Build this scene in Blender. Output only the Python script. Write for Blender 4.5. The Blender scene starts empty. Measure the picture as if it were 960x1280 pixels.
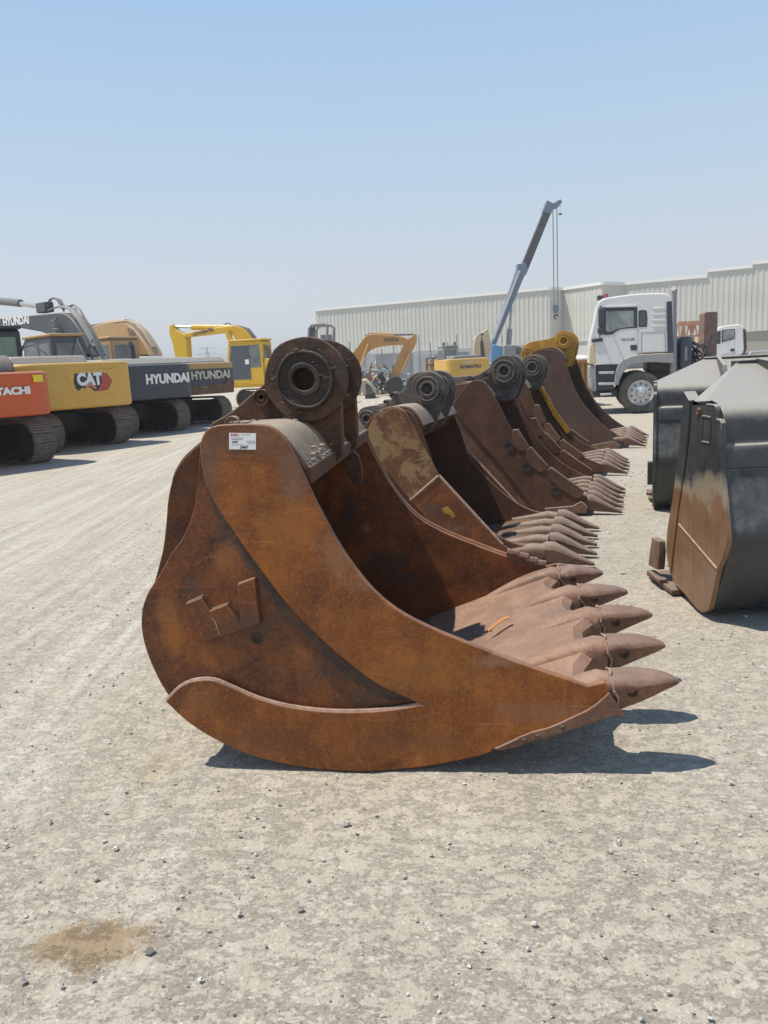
import bpy, bmesh, math, random
from math import radians as R, sin, cos, pi
from mathutils import Vector, Matrix, noise
random.seed(7)
S = bpy.context.scene
COL = S.collection

# ------------------------------------------------------------------ camera numbers
F = 970.0; CAMH = 1.55
ROLL = R(3.0); PITCH = math.atan(181.8 / F)
_fw = Vector((0, cos(PITCH), -sin(PITCH)))
_r0 = Vector((1, 0, 0)); _u0 = _r0.cross(_fw)
_r = _r0 * cos(ROLL) - _u0 * sin(ROLL)
_u = _r0 * sin(ROLL) + _u0 * cos(ROLL)
EYE = Vector((0, 0, CAMH))

def ray(px, py):
    return _fw + _r * ((px - 480) / F) - _u * ((py - 640) / F)

class Frame:
    """an upright plane family: u along the thing, w across it, z up"""
    def __init__(self, x, y, yaw, z=0.0):
        a = R(yaw)
        self.O = Vector((x, y, z)); self.a = a
        self.U = Vector((cos(a), sin(a), 0)); self.W = Vector((-sin(a), cos(a), 0))
    def uz(self, px, py, w=0.0):
        d = ray(px, py); p0 = self.O + self.W * w
        t = (p0 - EYE).dot(self.W) / d.dot(self.W)
        P = EYE + d * t - self.O
        return (P.dot(self.U), P.z)
    def tr(self, pts, w=0.0):
        return [self.uz(p[0], p[1], w) + tuple(p[2:]) for p in pts]
    def vz(self, px, py, u=0.0):      # trace on the plane u = const, gives (w, z)
        d = ray(px, py); p0 = self.O + self.U * u
        t = (p0 - EYE).dot(self.U) / d.dot(self.U)
        P = EYE + d * t - self.O
        return (P.dot(self.W), P.z)

# ------------------------------------------------------------------ node materials
def nmat(name):
    m = bpy.data.materials.new(name); m.use_nodes = True
    nt = m.node_tree; nt.nodes.clear()
    out = nt.nodes.new('ShaderNodeOutputMaterial')
    b = nt.nodes.new('ShaderNodeBsdfPrincipled')
    nt.links.new(b.outputs[0], out.inputs[0])
    return m, nt, b

class G:
    def __init__(s, nt): s.nt = nt; s.tc = nt.nodes.new('ShaderNodeTexCoord')
    def n(s, t, **k):
        x = s.nt.nodes.new(t)
        for a, v in k.items(): setattr(x, a, v)
        return x
    def l(s, a, b): s.nt.links.new(a, b)
    def mapping(s, scale=(1,1,1), rot=(0,0,0), loc=(0,0,0), src='Object'):
        m = s.n('ShaderNodeMapping'); s.l(s.tc.outputs[src], m.inputs[0])
        m.inputs['Scale'].default_value = scale; m.inputs['Rotation'].default_value = rot
        m.inputs['Location'].default_value = loc
        return m.outputs[0]
    def noise(s, vec, scale, detail=4, rough=.55, dist=0.0):
        x = s.n('ShaderNodeTexNoise'); s.l(vec, x.inputs['Vector'])
        x.inputs['Scale'].default_value = scale; x.inputs['Detail'].default_value = detail
        x.inputs['Roughness'].default_value = rough; x.inputs['Distortion'].default_value = dist
        return x.outputs['Fac']
    def vor(s, vec, scale, feature='F1', out='Distance'):
        x = s.n('ShaderNodeTexVoronoi', feature=feature); s.l(vec, x.inputs['Vector'])
        x.inputs['Scale'].default_value = scale
        return x.outputs[out]
    def ramp(s, fac, stops):
        x = s.n('ShaderNodeValToRGB'); s.l(fac, x.inputs[0])
        e = x.color_ramp.elements
        while len(e) < len(stops): e.new(.5)
        for i, (p, c) in enumerate(stops):
            e[i].position = p
            if not hasattr(c, '__len__'): c = (c, c, c)
            e[i].color = (*c, 1)
        return x.outputs[0]
    def mix(s, fac, a, b, blend='MIX'):
        x = s.n('ShaderNodeMix', data_type='RGBA', blend_type=blend)
        for sock, v in ((x.inputs[0], fac), (x.inputs[6], a), (x.inputs[7], b)):
            if hasattr(v, 'is_output') or isinstance(v, bpy.types.NodeSocket): s.l(v, sock)
            elif hasattr(v, '__len__'): sock.default_value = (*v, 1) if len(v) == 3 else v
            else: sock.default_value = v
        return x.outputs[2]
    def math(s, op, a, b=0.0):
        x = s.n('ShaderNodeMath', operation=op)
        for sock, v in ((x.inputs[0], a), (x.inputs[1], b)):
            if isinstance(v, bpy.types.NodeSocket): s.l(v, sock)
            else: sock.default_value = v
        return x.outputs[0]
    def bump(s, h, strength, dist, nrm=None):
        x = s.n('ShaderNodeBump'); s.l(h, x.inputs['Height'])
        x.inputs['Strength'].default_value = strength; x.inputs['Distance'].default_value = dist
        if nrm: s.l(nrm, x.inputs['Normal'])
        return x.outputs[0]
    def sep(s, vec):
        x = s.n('ShaderNodeSeparateXYZ'); s.l(vec, x.inputs[0]); return x.outputs

def rust(name, base, dark, light, dust=None, dust_amt=.35, scale=1.0, rough=.75, streak=.5, paint=None, paint_cut=.5, seed=0.0, soot=.5, metal=0.0, marks=()):
    """rusted plate: cloudy tone, dark mill-scale patches, fine grain, running streaks, dust"""
    m, nt, b = nmat(name); g = G(nt)
    o = g.mapping((scale,)*3, loc=(seed, seed*1.7, seed*.3))
    n1 = g.noise(o, 2.2, 6, .6, .6)
    c = g.mix(g.ramp(n1, [(.3, 0.0), (.68, 1.0)]), dark, base)
    n2 = g.noise(o, 5.5, 7, .65, .3)
    c = g.mix(g.ramp(n2, [(.46, 0.0), (.78, 1.0)]), c, light)
    # dark scale patches
    n3 = g.noise(g.mapping((scale,)*3, loc=(4+seed, 2, 9)), 1.5, 8, .7, 1.2)
    c = g.mix(g.math('MULTIPLY', g.ramp(n3, [(.54, 0.0), (.64, 1.0)]), soot), c, tuple(v*.38+.006 for v in dark))
    # vertical streaks
    st = g.noise(g.mapping((26*scale, 26*scale, 1.1*scale)), 1.0, 5, .6, .2)
    c = g.mix(g.math('MULTIPLY', g.ramp(st, [(.44, 0.0), (.72, 1.0)]), streak), c, tuple(v*.55 for v in base))
    # speckle
    sp = g.noise(o, 85, 3, .7)
    c = g.mix(g.math('MULTIPLY', g.ramp(sp, [(.46, 0.0), (.70, 1.0)]), .28), c, tuple(min(1, v*1.6) for v in light))
    sp2 = g.noise(o, 38, 4, .7)
    c = g.mix(g.math('MULTIPLY', g.ramp(sp2, [(.52, 0.0), (.74, 1.0)]), .4), c, tuple(v*.6 for v in dark))
    # long thin drag scratches
    sc1 = g.noise(g.mapping((2.2*scale, 2.2*scale, 90*scale), rot=(.0, .75, .1)), 1.0, 3, .6, .05)
    scr = g.math('MULTIPLY', g.ramp(sc1, [(.62, 0.0), (.70, 1.0)]), g.ramp(g.noise(o, 3.3, 4), [(.46, 0.0), (.6, .55)]))
    c = g.mix(scr, c, tuple(min(1, v*1.25+.04) for v in light))
    # pale worn clouds
    wn = g.noise(g.mapping((scale,)*3, loc=(11+seed, 1, 4)), 3.1, 9, .75, .9)
    c = g.mix(g.math('MULTIPLY', g.ramp(wn, [(.56, 0.0), (.72, 1.0)]), .4), c, tuple(v*1.15+.045 for v in light))
    if marks:      # worn, greasy or fresh-rust patches with a place of their own on the plate (u, z, radius u, radius z, strength, colour)
        ox = g.sep(g.tc.outputs['Object'])
        wob = g.math('MULTIPLY', g.math('SUBTRACT', g.noise(g.mapping((1, 1, .7)), 13, 9, .8), .5), 4.2)
        for (mx, mz, ru, rz, k, col) in marks:
            dx = g.math('DIVIDE', g.math('SUBTRACT', ox[0], mx), ru); dz = g.math('DIVIDE', g.math('SUBTRACT', ox[2], mz), rz)
            d = g.math('ADD', g.math('ADD', g.math('MULTIPLY', dx, dx), g.math('MULTIPLY', dz, dz)), wob)
            c = g.mix(g.math('MULTIPLY', g.ramp(d, [(.1, 1.0), (1.0, 0.0)]), k*.85), c, col)
    if paint:
        pn = g.noise(g.mapping((scale,)*3, loc=(1.3+seed, 7, 3)), 2.6, 9, .72, .4)
        c = g.mix(g.ramp(pn, [(paint_cut-.02, 0.0), (paint_cut+.02, 1.0)]), c, paint)
    if dust:
        ge = g.n('ShaderNodeNewGeometry'); nz = g.sep(ge.outputs['Normal'])[2]
        dn = g.noise(o, 7, 6, .65)
        f = g.math('MULTIPLY', g.ramp(g.math('ADD', g.math('MULTIPLY', nz, .6), g.math('MULTIPLY', dn, .5)), [(.35, 0.0), (.85, 1.0)]), dust_amt)
        c = g.mix(f, c, dust)
    g.l(c, b.inputs['Base Color'])
    b.inputs['Roughness'].default_value = rough
    rr = g.ramp(n2, [(.3, rough-.15), (.7, min(1, rough+.12))]); g.l(rr, b.inputs['Roughness'])
    b.inputs['Specular IOR Level'].default_value = .38
    h = g.math('ADD', g.math('MULTIPLY', sp, .6), g.math('MULTIPLY', n2, .9))
    nb = g.bump(h, .45, .006)
    g.l(g.bump(n1, .5, .02, nb), b.inputs['Normal'])
    return m

def paint(name, col, rough=.4, dirt=(.25, .21, .16), dirt_amt=.4, chips=None, metal=0.0, spec=.5, dscale=1.0, coat=0.0):
    m, nt, b = nmat(name); g = G(nt)
    o = g.mapping((dscale,)*3)
    n1 = g.noise(o, 1.7, 6, .6, .5)
    c = g.mix(g.math('MULTIPLY', g.ramp(n1, [(.3, 0.0), (.75, 1.0)]), .35), col, tuple(v*.72 for v in col))
    st = g.noise(g.mapping((11, 11, .7)), 1.0, 5, .65, .3)
    n2 = g.noise(o, 9, 6, .7)
    f = g.math('MULTIPLY', g.math('ADD', g.math('MULTIPLY', g.ramp(st, [(.42, 0.0), (.75, 1.0)]), .6), g.math('MULTIPLY', g.ramp(n2, [(.45, 0.0), (.8, 1.0)]), .6)), dirt_amt)
    c = g.mix(f, c, dirt)
    ge = g.n('ShaderNodeNewGeometry'); nz = g.sep(ge.outputs['Normal'])[2]
    c = g.mix(g.math('MULTIPLY', g.ramp(g.math('ADD', nz, g.math('MULTIPLY', n2, .4)), [(.55, 0.0), (1.2, 1.0)]), min(.8, dirt_amt*1.6)), c, tuple(min(1, v*1.7) for v in dirt))
    if chips:
        cn = g.noise(o, 6, 10, .78, .2)
        c = g.mix(g.ramp(cn, [(.63, 0.0), (.66, 1.0)]), c, chips)
    g.l(c, b.inputs['Base Color'])
    g.l(g.ramp(g.math('ADD', f, g.math('MULTIPLY', n2, .2)), [(0, rough), (.7, min(1, rough+.35))]), b.inputs['Roughness'])
    b.inputs['Metallic'].default_value = metal
    b.inputs['Specular IOR Level'].default_value = spec
    b.inputs['Coat Weight'].default_value = coat
    g.l(g.bump(n2, .12, .006), b.inputs['Normal'])
    return m

def plain(name, col, rough=.6, metal=0.0, spec=.5):
    m, nt, b = nmat(name); g = G(nt)
    n2 = g.noise(g.mapping(), 14, 5, .7)
    c = g.mix(g.math('MULTIPLY', n2, .5), tuple(min(1, v*1.12) for v in col), tuple(v*.75 for v in col))
    g.l(c, b.inputs['Base Color']); b.inputs['Roughness'].default_value = rough
    b.inputs['Metallic'].default_value = metal; b.inputs['Specular IOR Level'].default_value = spec
    return m

def glass(name, tint, rough=.06):
    m, nt, b = nmat(name); g = G(nt)
    n = g.noise(g.mapping((1, 1, .6)), 2.4, 5, .6, .8)
    c = g.mix(g.ramp(n, [(.35, 0.0), (.65, 1.0)]), tint, tuple(v*.45 for v in tint))
    g.l(c, b.inputs['Base Color']); b.inputs['Roughness'].default_value = rough
    b.inputs['Specular IOR Level'].default_value = .8; b.inputs['Coat Weight'].default_value = .6
    return m

M = {}
DUST = (.40, .34, .28)
_G = (.115, .085, .065)
M['rustA'] = rust('rust_orange_plate', (.275, .080, .013), (.090, .029, .011), (.38, .130, .019), DUST, .25, streak=.65, soot=.75, rough=.5, marks=[
    (-.28, 1.31, .22, .07, .45, _G), (-.12, 1.18, .07, .14, .55, (.17, .11, .08)), (-.44, 1.2, .06, .16, .6, (.13, .085, .06)), (.02, .88, .09, .10, .3, (.33, .2, .12)), (.12, .77, .10, .05, .25, (.36, .22, .14)),
    (-.16, .98, .14, .12, .45, (.40, .15, .025)), (.35, .40, .30, .09, .4, (.40, .16, .03)), (-.35, .12, .30, .06, .55, (.13, .055, .03)), (.25, .12, .25, .05, .45, (.15, .06, .03)), (-.55, .30, .09, .08, .4, (.33, .14, .05)), (.75, .25, .2, .06, .45, (.22, .12, .08)), (.62, .45, .12, .03, .4, (.34, .22, .15))])
M['rustA2'] = rust('rust_red_plate', (.185, .052, .014), (.055, .023, .014), (.28, .092, .018), DUST, .25, streak=.35, soot=.85, rough=.55, seed=3.1, marks=[
    (-.33, .58, .14, .10, .8, (.065, .038, .028)), (-.20, .72, .07, .18, .8, (.05, .033, .028)), (-.38, 1.02, .07, .22, .8, (.06, .038, .033)), (-.02, .42, .14, .10, .75, (.055, .038, .03)), (.12, .30, .14, .05, .7, (.06, .05, .045)),
    (-.40, .86, .08, .07, .5, (.40, .15, .04)), (-.66, .62, .06, .16, .5, (.40, .15, .03)), (-.46, .46, .10, .07, .35, (.40, .13, .025)), (-.18, .45, .12, .07, .3, (.40, .13, .025)), (-.56, .75, .05, .06, .5, (.10, .05, .04)), (-.58, .36, .08, .06, .5, (.13, .06, .05)), (-.1, .62, .05, .04, .45, (.30, .20, .15))])
M['rustDark'] = rust('scale_dark_plate', (.062, .040, .027), (.030, .021, .018), (.105, .060, .034), DUST, .35, soot=.5, seed=5.2, scale=1.5)
M['rustEar'] = rust('rust_greasy_ear', (.095, .043, .022), (.030, .020, .016), (.18, .085, .036), (.33, .27, .21), .4, soot=.9, seed=8.2, scale=2.0)
M['rustLip'] = rust('rust_worn_lip', (.25, .120, .068), (.11, .052, .032), (.36, .20, .125), (.44, .33, .25), .35, streak=.25, soot=.6, seed=1.1, rough=.6)
M['rustTooth'] = rust('rust_worn_tooth', (.19, .088, .050), (.085, .042, .028), (.29, .16, .105), (.38, .29, .24), .35, streak=.1, soot=.75, seed=2.6, rough=.58, scale=2)
M['rustIn'] = rust('rust_inside', (.10, .032, .010), (.04, .015, .008), (.16, .055, .014), DUST, .2, seed=6.6)
M['rustHump'] = rust('dusty_hinge_tube', (.22, .15, .10), (.11, .07, .045), (.34, .26, .19), (.42, .36, .29), .7, seed=4.4, scale=2.5, soot=.6)
M['rustB'] = rust('rust_brown_mottled', (.15, .055, .022), (.075, .028, .016), (.24, .12, .05), DUST, .3, paint=(.24, .150, .07), paint_cut=.52, seed=2.2, scale=1.3)
M['rustC'] = rust('rust_deep_brown', (.100, .042, .024), (.055, .025, .017), (.14, .062, .034), DUST, .3, seed=9.1, streak=.2, soot=.3)
M['rustC2'] = rust('rust_deep_brown_lower', (.125, .060, .034), (.065, .033, .022), (.18, .092, .052), DUST, .3, seed=9.9, streak=.2, soot=.4)
M['rustE'] = rust('rust_grey_brown', (.085, .050, .040), (.05, .03, .026), (.12, .065, .044), DUST, .35, seed=12.1, streak=.35, soot=.25)
M['rustTip'] = rust('rust_small_teeth', (.155, .088, .06), (.075, .043, .031), (.24, .145, .10), (.42, .35, .29), .5, seed=1.9, streak=.1, soot=.3, scale=2)
M['grime'] = rust('dark_grime', (.045, .034, .027), (.022, .018, .017), (.085, .06, .04), DUST, .2, seed=1.4, scale=3, soot=.6)
M['earGrey'] = rust('ear_dark_grey', (.10, .085, .075), (.045, .037, .034), (.20, .17, .145), (.33, .28, .24), .4, seed=5.0, scale=2, soot=.5)
M['earYellow'] = rust('ear_yellow_worn', (.46, .25, .035), (.30, .15, .03), (.55, .33, .06), (.5, .4, .25), .3, seed=5.9, scale=2, soot=.35, paint=(.10, .055, .03), paint_cut=.62)
M['yellowStrip'] = rust('yellow_worn_strip', (.42, .22, .03), (.12, .05, .02), (.48, .28, .04), None, 0, seed=2.9, scale=4, soot=.9)
M['seamM'] = rust('seam_dark_scale', (.085, .050, .034), (.035, .027, .024), (.16, .08, .04), DUST, .2, seed=1.9, scale=3, soot=.8)
M['weld'] = rust('weld_bead', (.36, .27, .19), (.2, .13, .09), (.48, .38, .29), None, 0, seed=2.0, scale=6, soot=.3)
M['bright'] = rust('bare_edge', (.40, .27, .21), (.26, .15, .10), (.5, .37, .3), None, 0, seed=2.0, scale=4, soot=.2)

# ------------------------------------------------------------------ mesh helpers
def catmull(pts, closed=True, step=6):
    """pts: (x, y[, corner]); corner points stay sharp"""
    n = len(pts); out = []
    def P(i): return pts[i % n] if closed else pts[max(0, min(n-1, i))]
    rng = range(n) if closed else range(n-1)
    for i in rng:
        p1, p2 = P(i), P(i+1)
        c1 = len(p1) > 2 and p1[2]; c2 = len(p2) > 2 and p2[2]
        p0 = p1 if c1 else P(i-1); p3 = p2 if c2 else P(i+2)
        if c1 and c2: out.append((p1[0], p1[1])); continue
        for k in range(step):
            t = k/step; t2 = t*t; t3 = t2*t
            out.append(tuple(.5*((2*p1[j]) + (-p0[j]+p2[j])*t + (2*p0[j]-5*p1[j]+4*p2[j]-p3[j])*t2 + (-p0[j]+3*p1[j]-3*p2[j]+p3[j])*t3) for j in (0, 1)))
    if not closed: out.append((pts[-1][0], pts[-1][1]))
    return out

class MB:
    def __init__(s): s.v = []; s.f = []
    def add(s, vs, fs, Mx=None):
        b = len(s.v)
        s.v += [tuple(Mx @ Vector(v)) if Mx else tuple(v) for v in vs]
        s.f += [[b+i for i in f] for f in fs]
        return s
    def box(s, x0, x1, y0, y1, z0, z1, Mx=None, taper=0):
        t = taper
        vs = [(x0, y0, z0), (x1, y0, z0), (x1, y1, z0), (x0, y1, z0), (x0+t, y0+t, z1), (x1-t, y0+t, z1), (x1-t, y1-t, z1), (x0+t, y1-t, z1)]
        return s.add(vs, [(0,3,2,1), (4,5,6,7), (0,1,5,4), (1,2,6,5), (2,3,7,6), (3,0,4,7)], Mx)
    def prism(s, pts, a0, a1, axis='y', Mx=None):
        """pts in the plane across axis: y -> (x,z), z -> (x,y), x -> (y,z)"""
        n = len(pts)
        mk = {'y': lambda p, a: (p[0], a, p[1]), 'z': lambda p, a: (p[0], p[1], a), 'x': lambda p, a: (a, p[0], p[1])}[axis]
        vs = [mk(p, a0) for p in pts] + [mk(p, a1) for p in pts]
        fs = [list(range(n)), list(range(2*n-1, n-1, -1))]
        for i in range(n):
            j = (i+1) % n; fs.append([i, i+n, j+n, j])
        return s.add(vs, fs, Mx)
    def cyl(s, p0, p1, r0, r1=None, n=16, cap=True):
        r1 = r0 if r1 is None else r1
        p0, p1 = Vector(p0), Vector(p1); d = (p1-p0).normalized()
        a = d.orthogonal().normalized(); b = d.cross(a)
        vs = []
        for p, r in ((p0, r0), (p1, r1)):
            for k in range(n):
                t = 2*pi*k/n; vs.append(p + a*(r*cos(t)) + b*(r*sin(t)))
        fs = [[k, (k+1) % n, n+(k+1) % n, n+k] for k in range(n)]
        if cap: fs += [list(range(n-1, -1, -1)), list(range(n, 2*n))]
        return s.add(vs, fs)
    def ring(s, c, d, r_out, r_in, h0, h1, n=28):
        """tube with a hole along direction d from h0 to h1"""
        c, d = Vector(c), Vector(d).normalized(); a = d.orthogonal().normalized(); b = d.cross(a)
        vs = []
        for r, h in ((r_out, h0), (r_out, h1), (r_in, h1), (r_in, h0)):
            for k in range(n):
                t = 2*pi*k/n; vs.append(c + d*h + a*(r*cos(t)) + b*(r*sin(t)))
        fs = []
        for q in range(4):
            q2 = (q+1) % 4
            for k in range(n):
                k2 = (k+1) % n; fs.append([q*n+k, q*n+k2, q2*n+k2, q2*n+k])
        return s.add(vs, fs)
    def tube(s, pts, r, n=8):
        pts = [Vector(p) for p in pts]; rings = []
        up = None
        for i, p in enumerate(pts):
            d = (pts[min(i+1, len(pts)-1)] - pts[max(i-1, 0)]).normalized()
            a = d.orthogonal().normalized() if up is None else (up - d*up.dot(d)).normalized()
            up = a; b = d.cross(a)
            rr = r[i] if hasattr(r, '__len__') else r
            rings.append([p + a*(rr*cos(2*pi*k/n)) + b*(rr*sin(2*pi*k/n)) for k in range(n)])
        return s.loft(rings)
    def loft(s, rings, cap=True):
        n = len(rings[0]); vs = [v for r in rings for v in r]; fs = []
        for i in range(len(rings)-1):
            for k in range(n):
                k2 = (k+1) % n
                fs.append([i*n+k, i*n+k2, (i+1)*n+k2, (i+1)*n+k])
        if cap: fs += [list(range(n-1, -1, -1)), [(len(rings)-1)*n+k for k in range(n)]]
        return s.add(vs, fs)
    def build(s, name, mat, parent=None, bevel=0.0, seg=2, angle=32, Mx=None, lump=0.0, lscale=4.0):
        me = bpy.data.meshes.new(name)
        v = s.v
        if Mx: v = [tuple(Mx @ Vector(p)) for p in v]
        if lump:
            v = [tuple(Vector(p) + lump*noise.noise_vector(Vector(p)*lscale)) for p in v]
        me.from_pydata(v, [], s.f); me.validate()
        bm = bmesh.new(); bm.from_mesh(me); bmesh.ops.recalc_face_normals(bm, faces=bm.faces[:]); bm.to_mesh(me); bm.free()
        me.shade_smooth(); me.set_sharp_from_angle(angle=R(angle))
        me.materials.append(M[mat] if isinstance(mat, str) else mat)
        o = bpy.data.objects.new(name, me); COL.objects.link(o)
        if parent: o.parent = parent
        if bevel:
            md = o.modifiers.new('b', 'BEVEL'); md.width = bevel; md.segments = seg; md.limit_method = 'ANGLE'; md.angle_limit = R(40)
        return o

def thing(name, label, cat, loc=(0, 0, 0), yaw=0, group=None):
    o = bpy.data.objects.new(name, None); COL.objects.link(o)
    o.empty_display_size = .2
    o.location = loc; o.rotation_euler = (0, 0, R(yaw)); o['label'] = label; o['category'] = cat; o['kind'] = 'thing'
    if group: o['group'] = group
    return o
def tag(o, label, cat, group=None):
    o['label'] = label; o['category'] = cat
    if group: o['group'] = group
    return o
def struct(o): o['kind'] = 'structure'; return o
def sub(o, label): o['label'] = label; return o

def text(s, name, mat, parent, loc, size, rot, width=None, bold=.0, shear=0.0, thick=.002, align='CENTER', spacing=1.0):
    cu = bpy.data.curves.new(name, 'FONT'); cu.body = s; cu.size = size; cu.extrude = thick; cu.offset = bold
    cu.align_x = align; cu.align_y = 'CENTER'; cu.shear = shear; cu.space_character = spacing
    cu.materials.append(M[mat])
    o = bpy.data.objects.new(name, cu); COL.objects.link(o); o.parent = parent
    o.location = loc; o.rotation_euler = rot
    bpy.context.view_layer.update()
    me = bpy.data.meshes.new_from_object(o)
    o2 = bpy.data.objects.new(name, me); COL.objects.link(o2); o2.parent = parent
    o2.location = loc; o2.rotation_euler = rot
    bpy.data.objects.remove(o); bpy.data.curves.remove(cu)
    if width:
        xs = [v.co.x for v in me.vertices]; o2.scale = (width/(max(xs)-min(xs)), 1, 1)
    return o2
FACE_NEAR = (R(90), 0, 0)          # reads along +u, seen from the -w side
FACE_REAR = (R(90), 0, R(90))      # reads along +w, seen from the +u side
FACE_FAR = (R(90), 0, R(180))

# ------------------------------------------------------------------ world, sun
SUN = Vector((-.40, -.03, .915)).normalized()
w = bpy.data.worlds.new('World'); S.world = w; w.use_nodes = True
nt = w.node_tree; bg = nt.nodes['Background']
sky = nt.nodes.new('ShaderNodeTexSky'); sky.sky_type = 'NISHITA'; sky.sun_disc = False
sky.sun_elevation = math.asin(SUN.z); sky.sun_rotation = math.atan2(SUN.x, SUN.y)
sky.altitude = 0; sky.air_density = 1.0; sky.dust_density = 1.0; sky.ozone_density = 1.0
gg = G(nt)
up = gg.sep(gg.tc.outputs['Generated'])[2]
hcol = gg.ramp(up, [(0.0, (.86, .885, .91)), (.10, (.77, .845, .93)), (.22, (.61, .785, .975)), (.42, (.42, .665, .98)), (.7, (.19, .38, .70)), (1.0, (.10, .22, .48))])
hcol = gg.mix(1.0, hcol, (6.8, 6.8, 6.8), 'MULTIPLY')
hz = gg.ramp(up, [(0.0, .97), (.42, .95), (.8, .8), (1.0, .8)])
skc = gg.mix(hz, sky.outputs[0], hcol)
nt.links.new(skc, bg.inputs[0]); bg.inputs[1].default_value = .125
ld = bpy.data.lights.new('sun', 'SUN'); ld.energy = 5.0; ld.angle = R(.55); ld.color = (1, .93, .82)
lo = bpy.data.objects.new('sun', ld); COL.objects.link(lo); lo.rotation_euler = SUN.to_track_quat('Z', 'Y').to_euler()
lo.location = SUN*60
S.view_settings.view_transform = 'Standard'; S.view_settings.look = 'None'; S.view_settings.gamma = 1
S.view_settings.exposure = 0.0

cd = bpy.data.cameras.new('camera'); cam = bpy.data.objects.new('camera', cd); COL.objects.link(cam); S.camera = cam
mw = Matrix((( _r.x, _u.x, -_fw.x, 0), (_r.y, _u.y, -_fw.y, 0), (_r.z, _u.z, -_fw.z, CAMH), (0, 0, 0, 1)))
cam.matrix_world = mw
cd.sensor_fit = 'VERTICAL'; cd.sensor_height = 36; cd.lens = F/1280*36; cd.clip_end = 6000; cd.clip_start = .05
S.cycles.use_denoising = True; S.cycles.max_bounces = 6; S.cycles.use_adaptive_sampling = True
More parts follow.
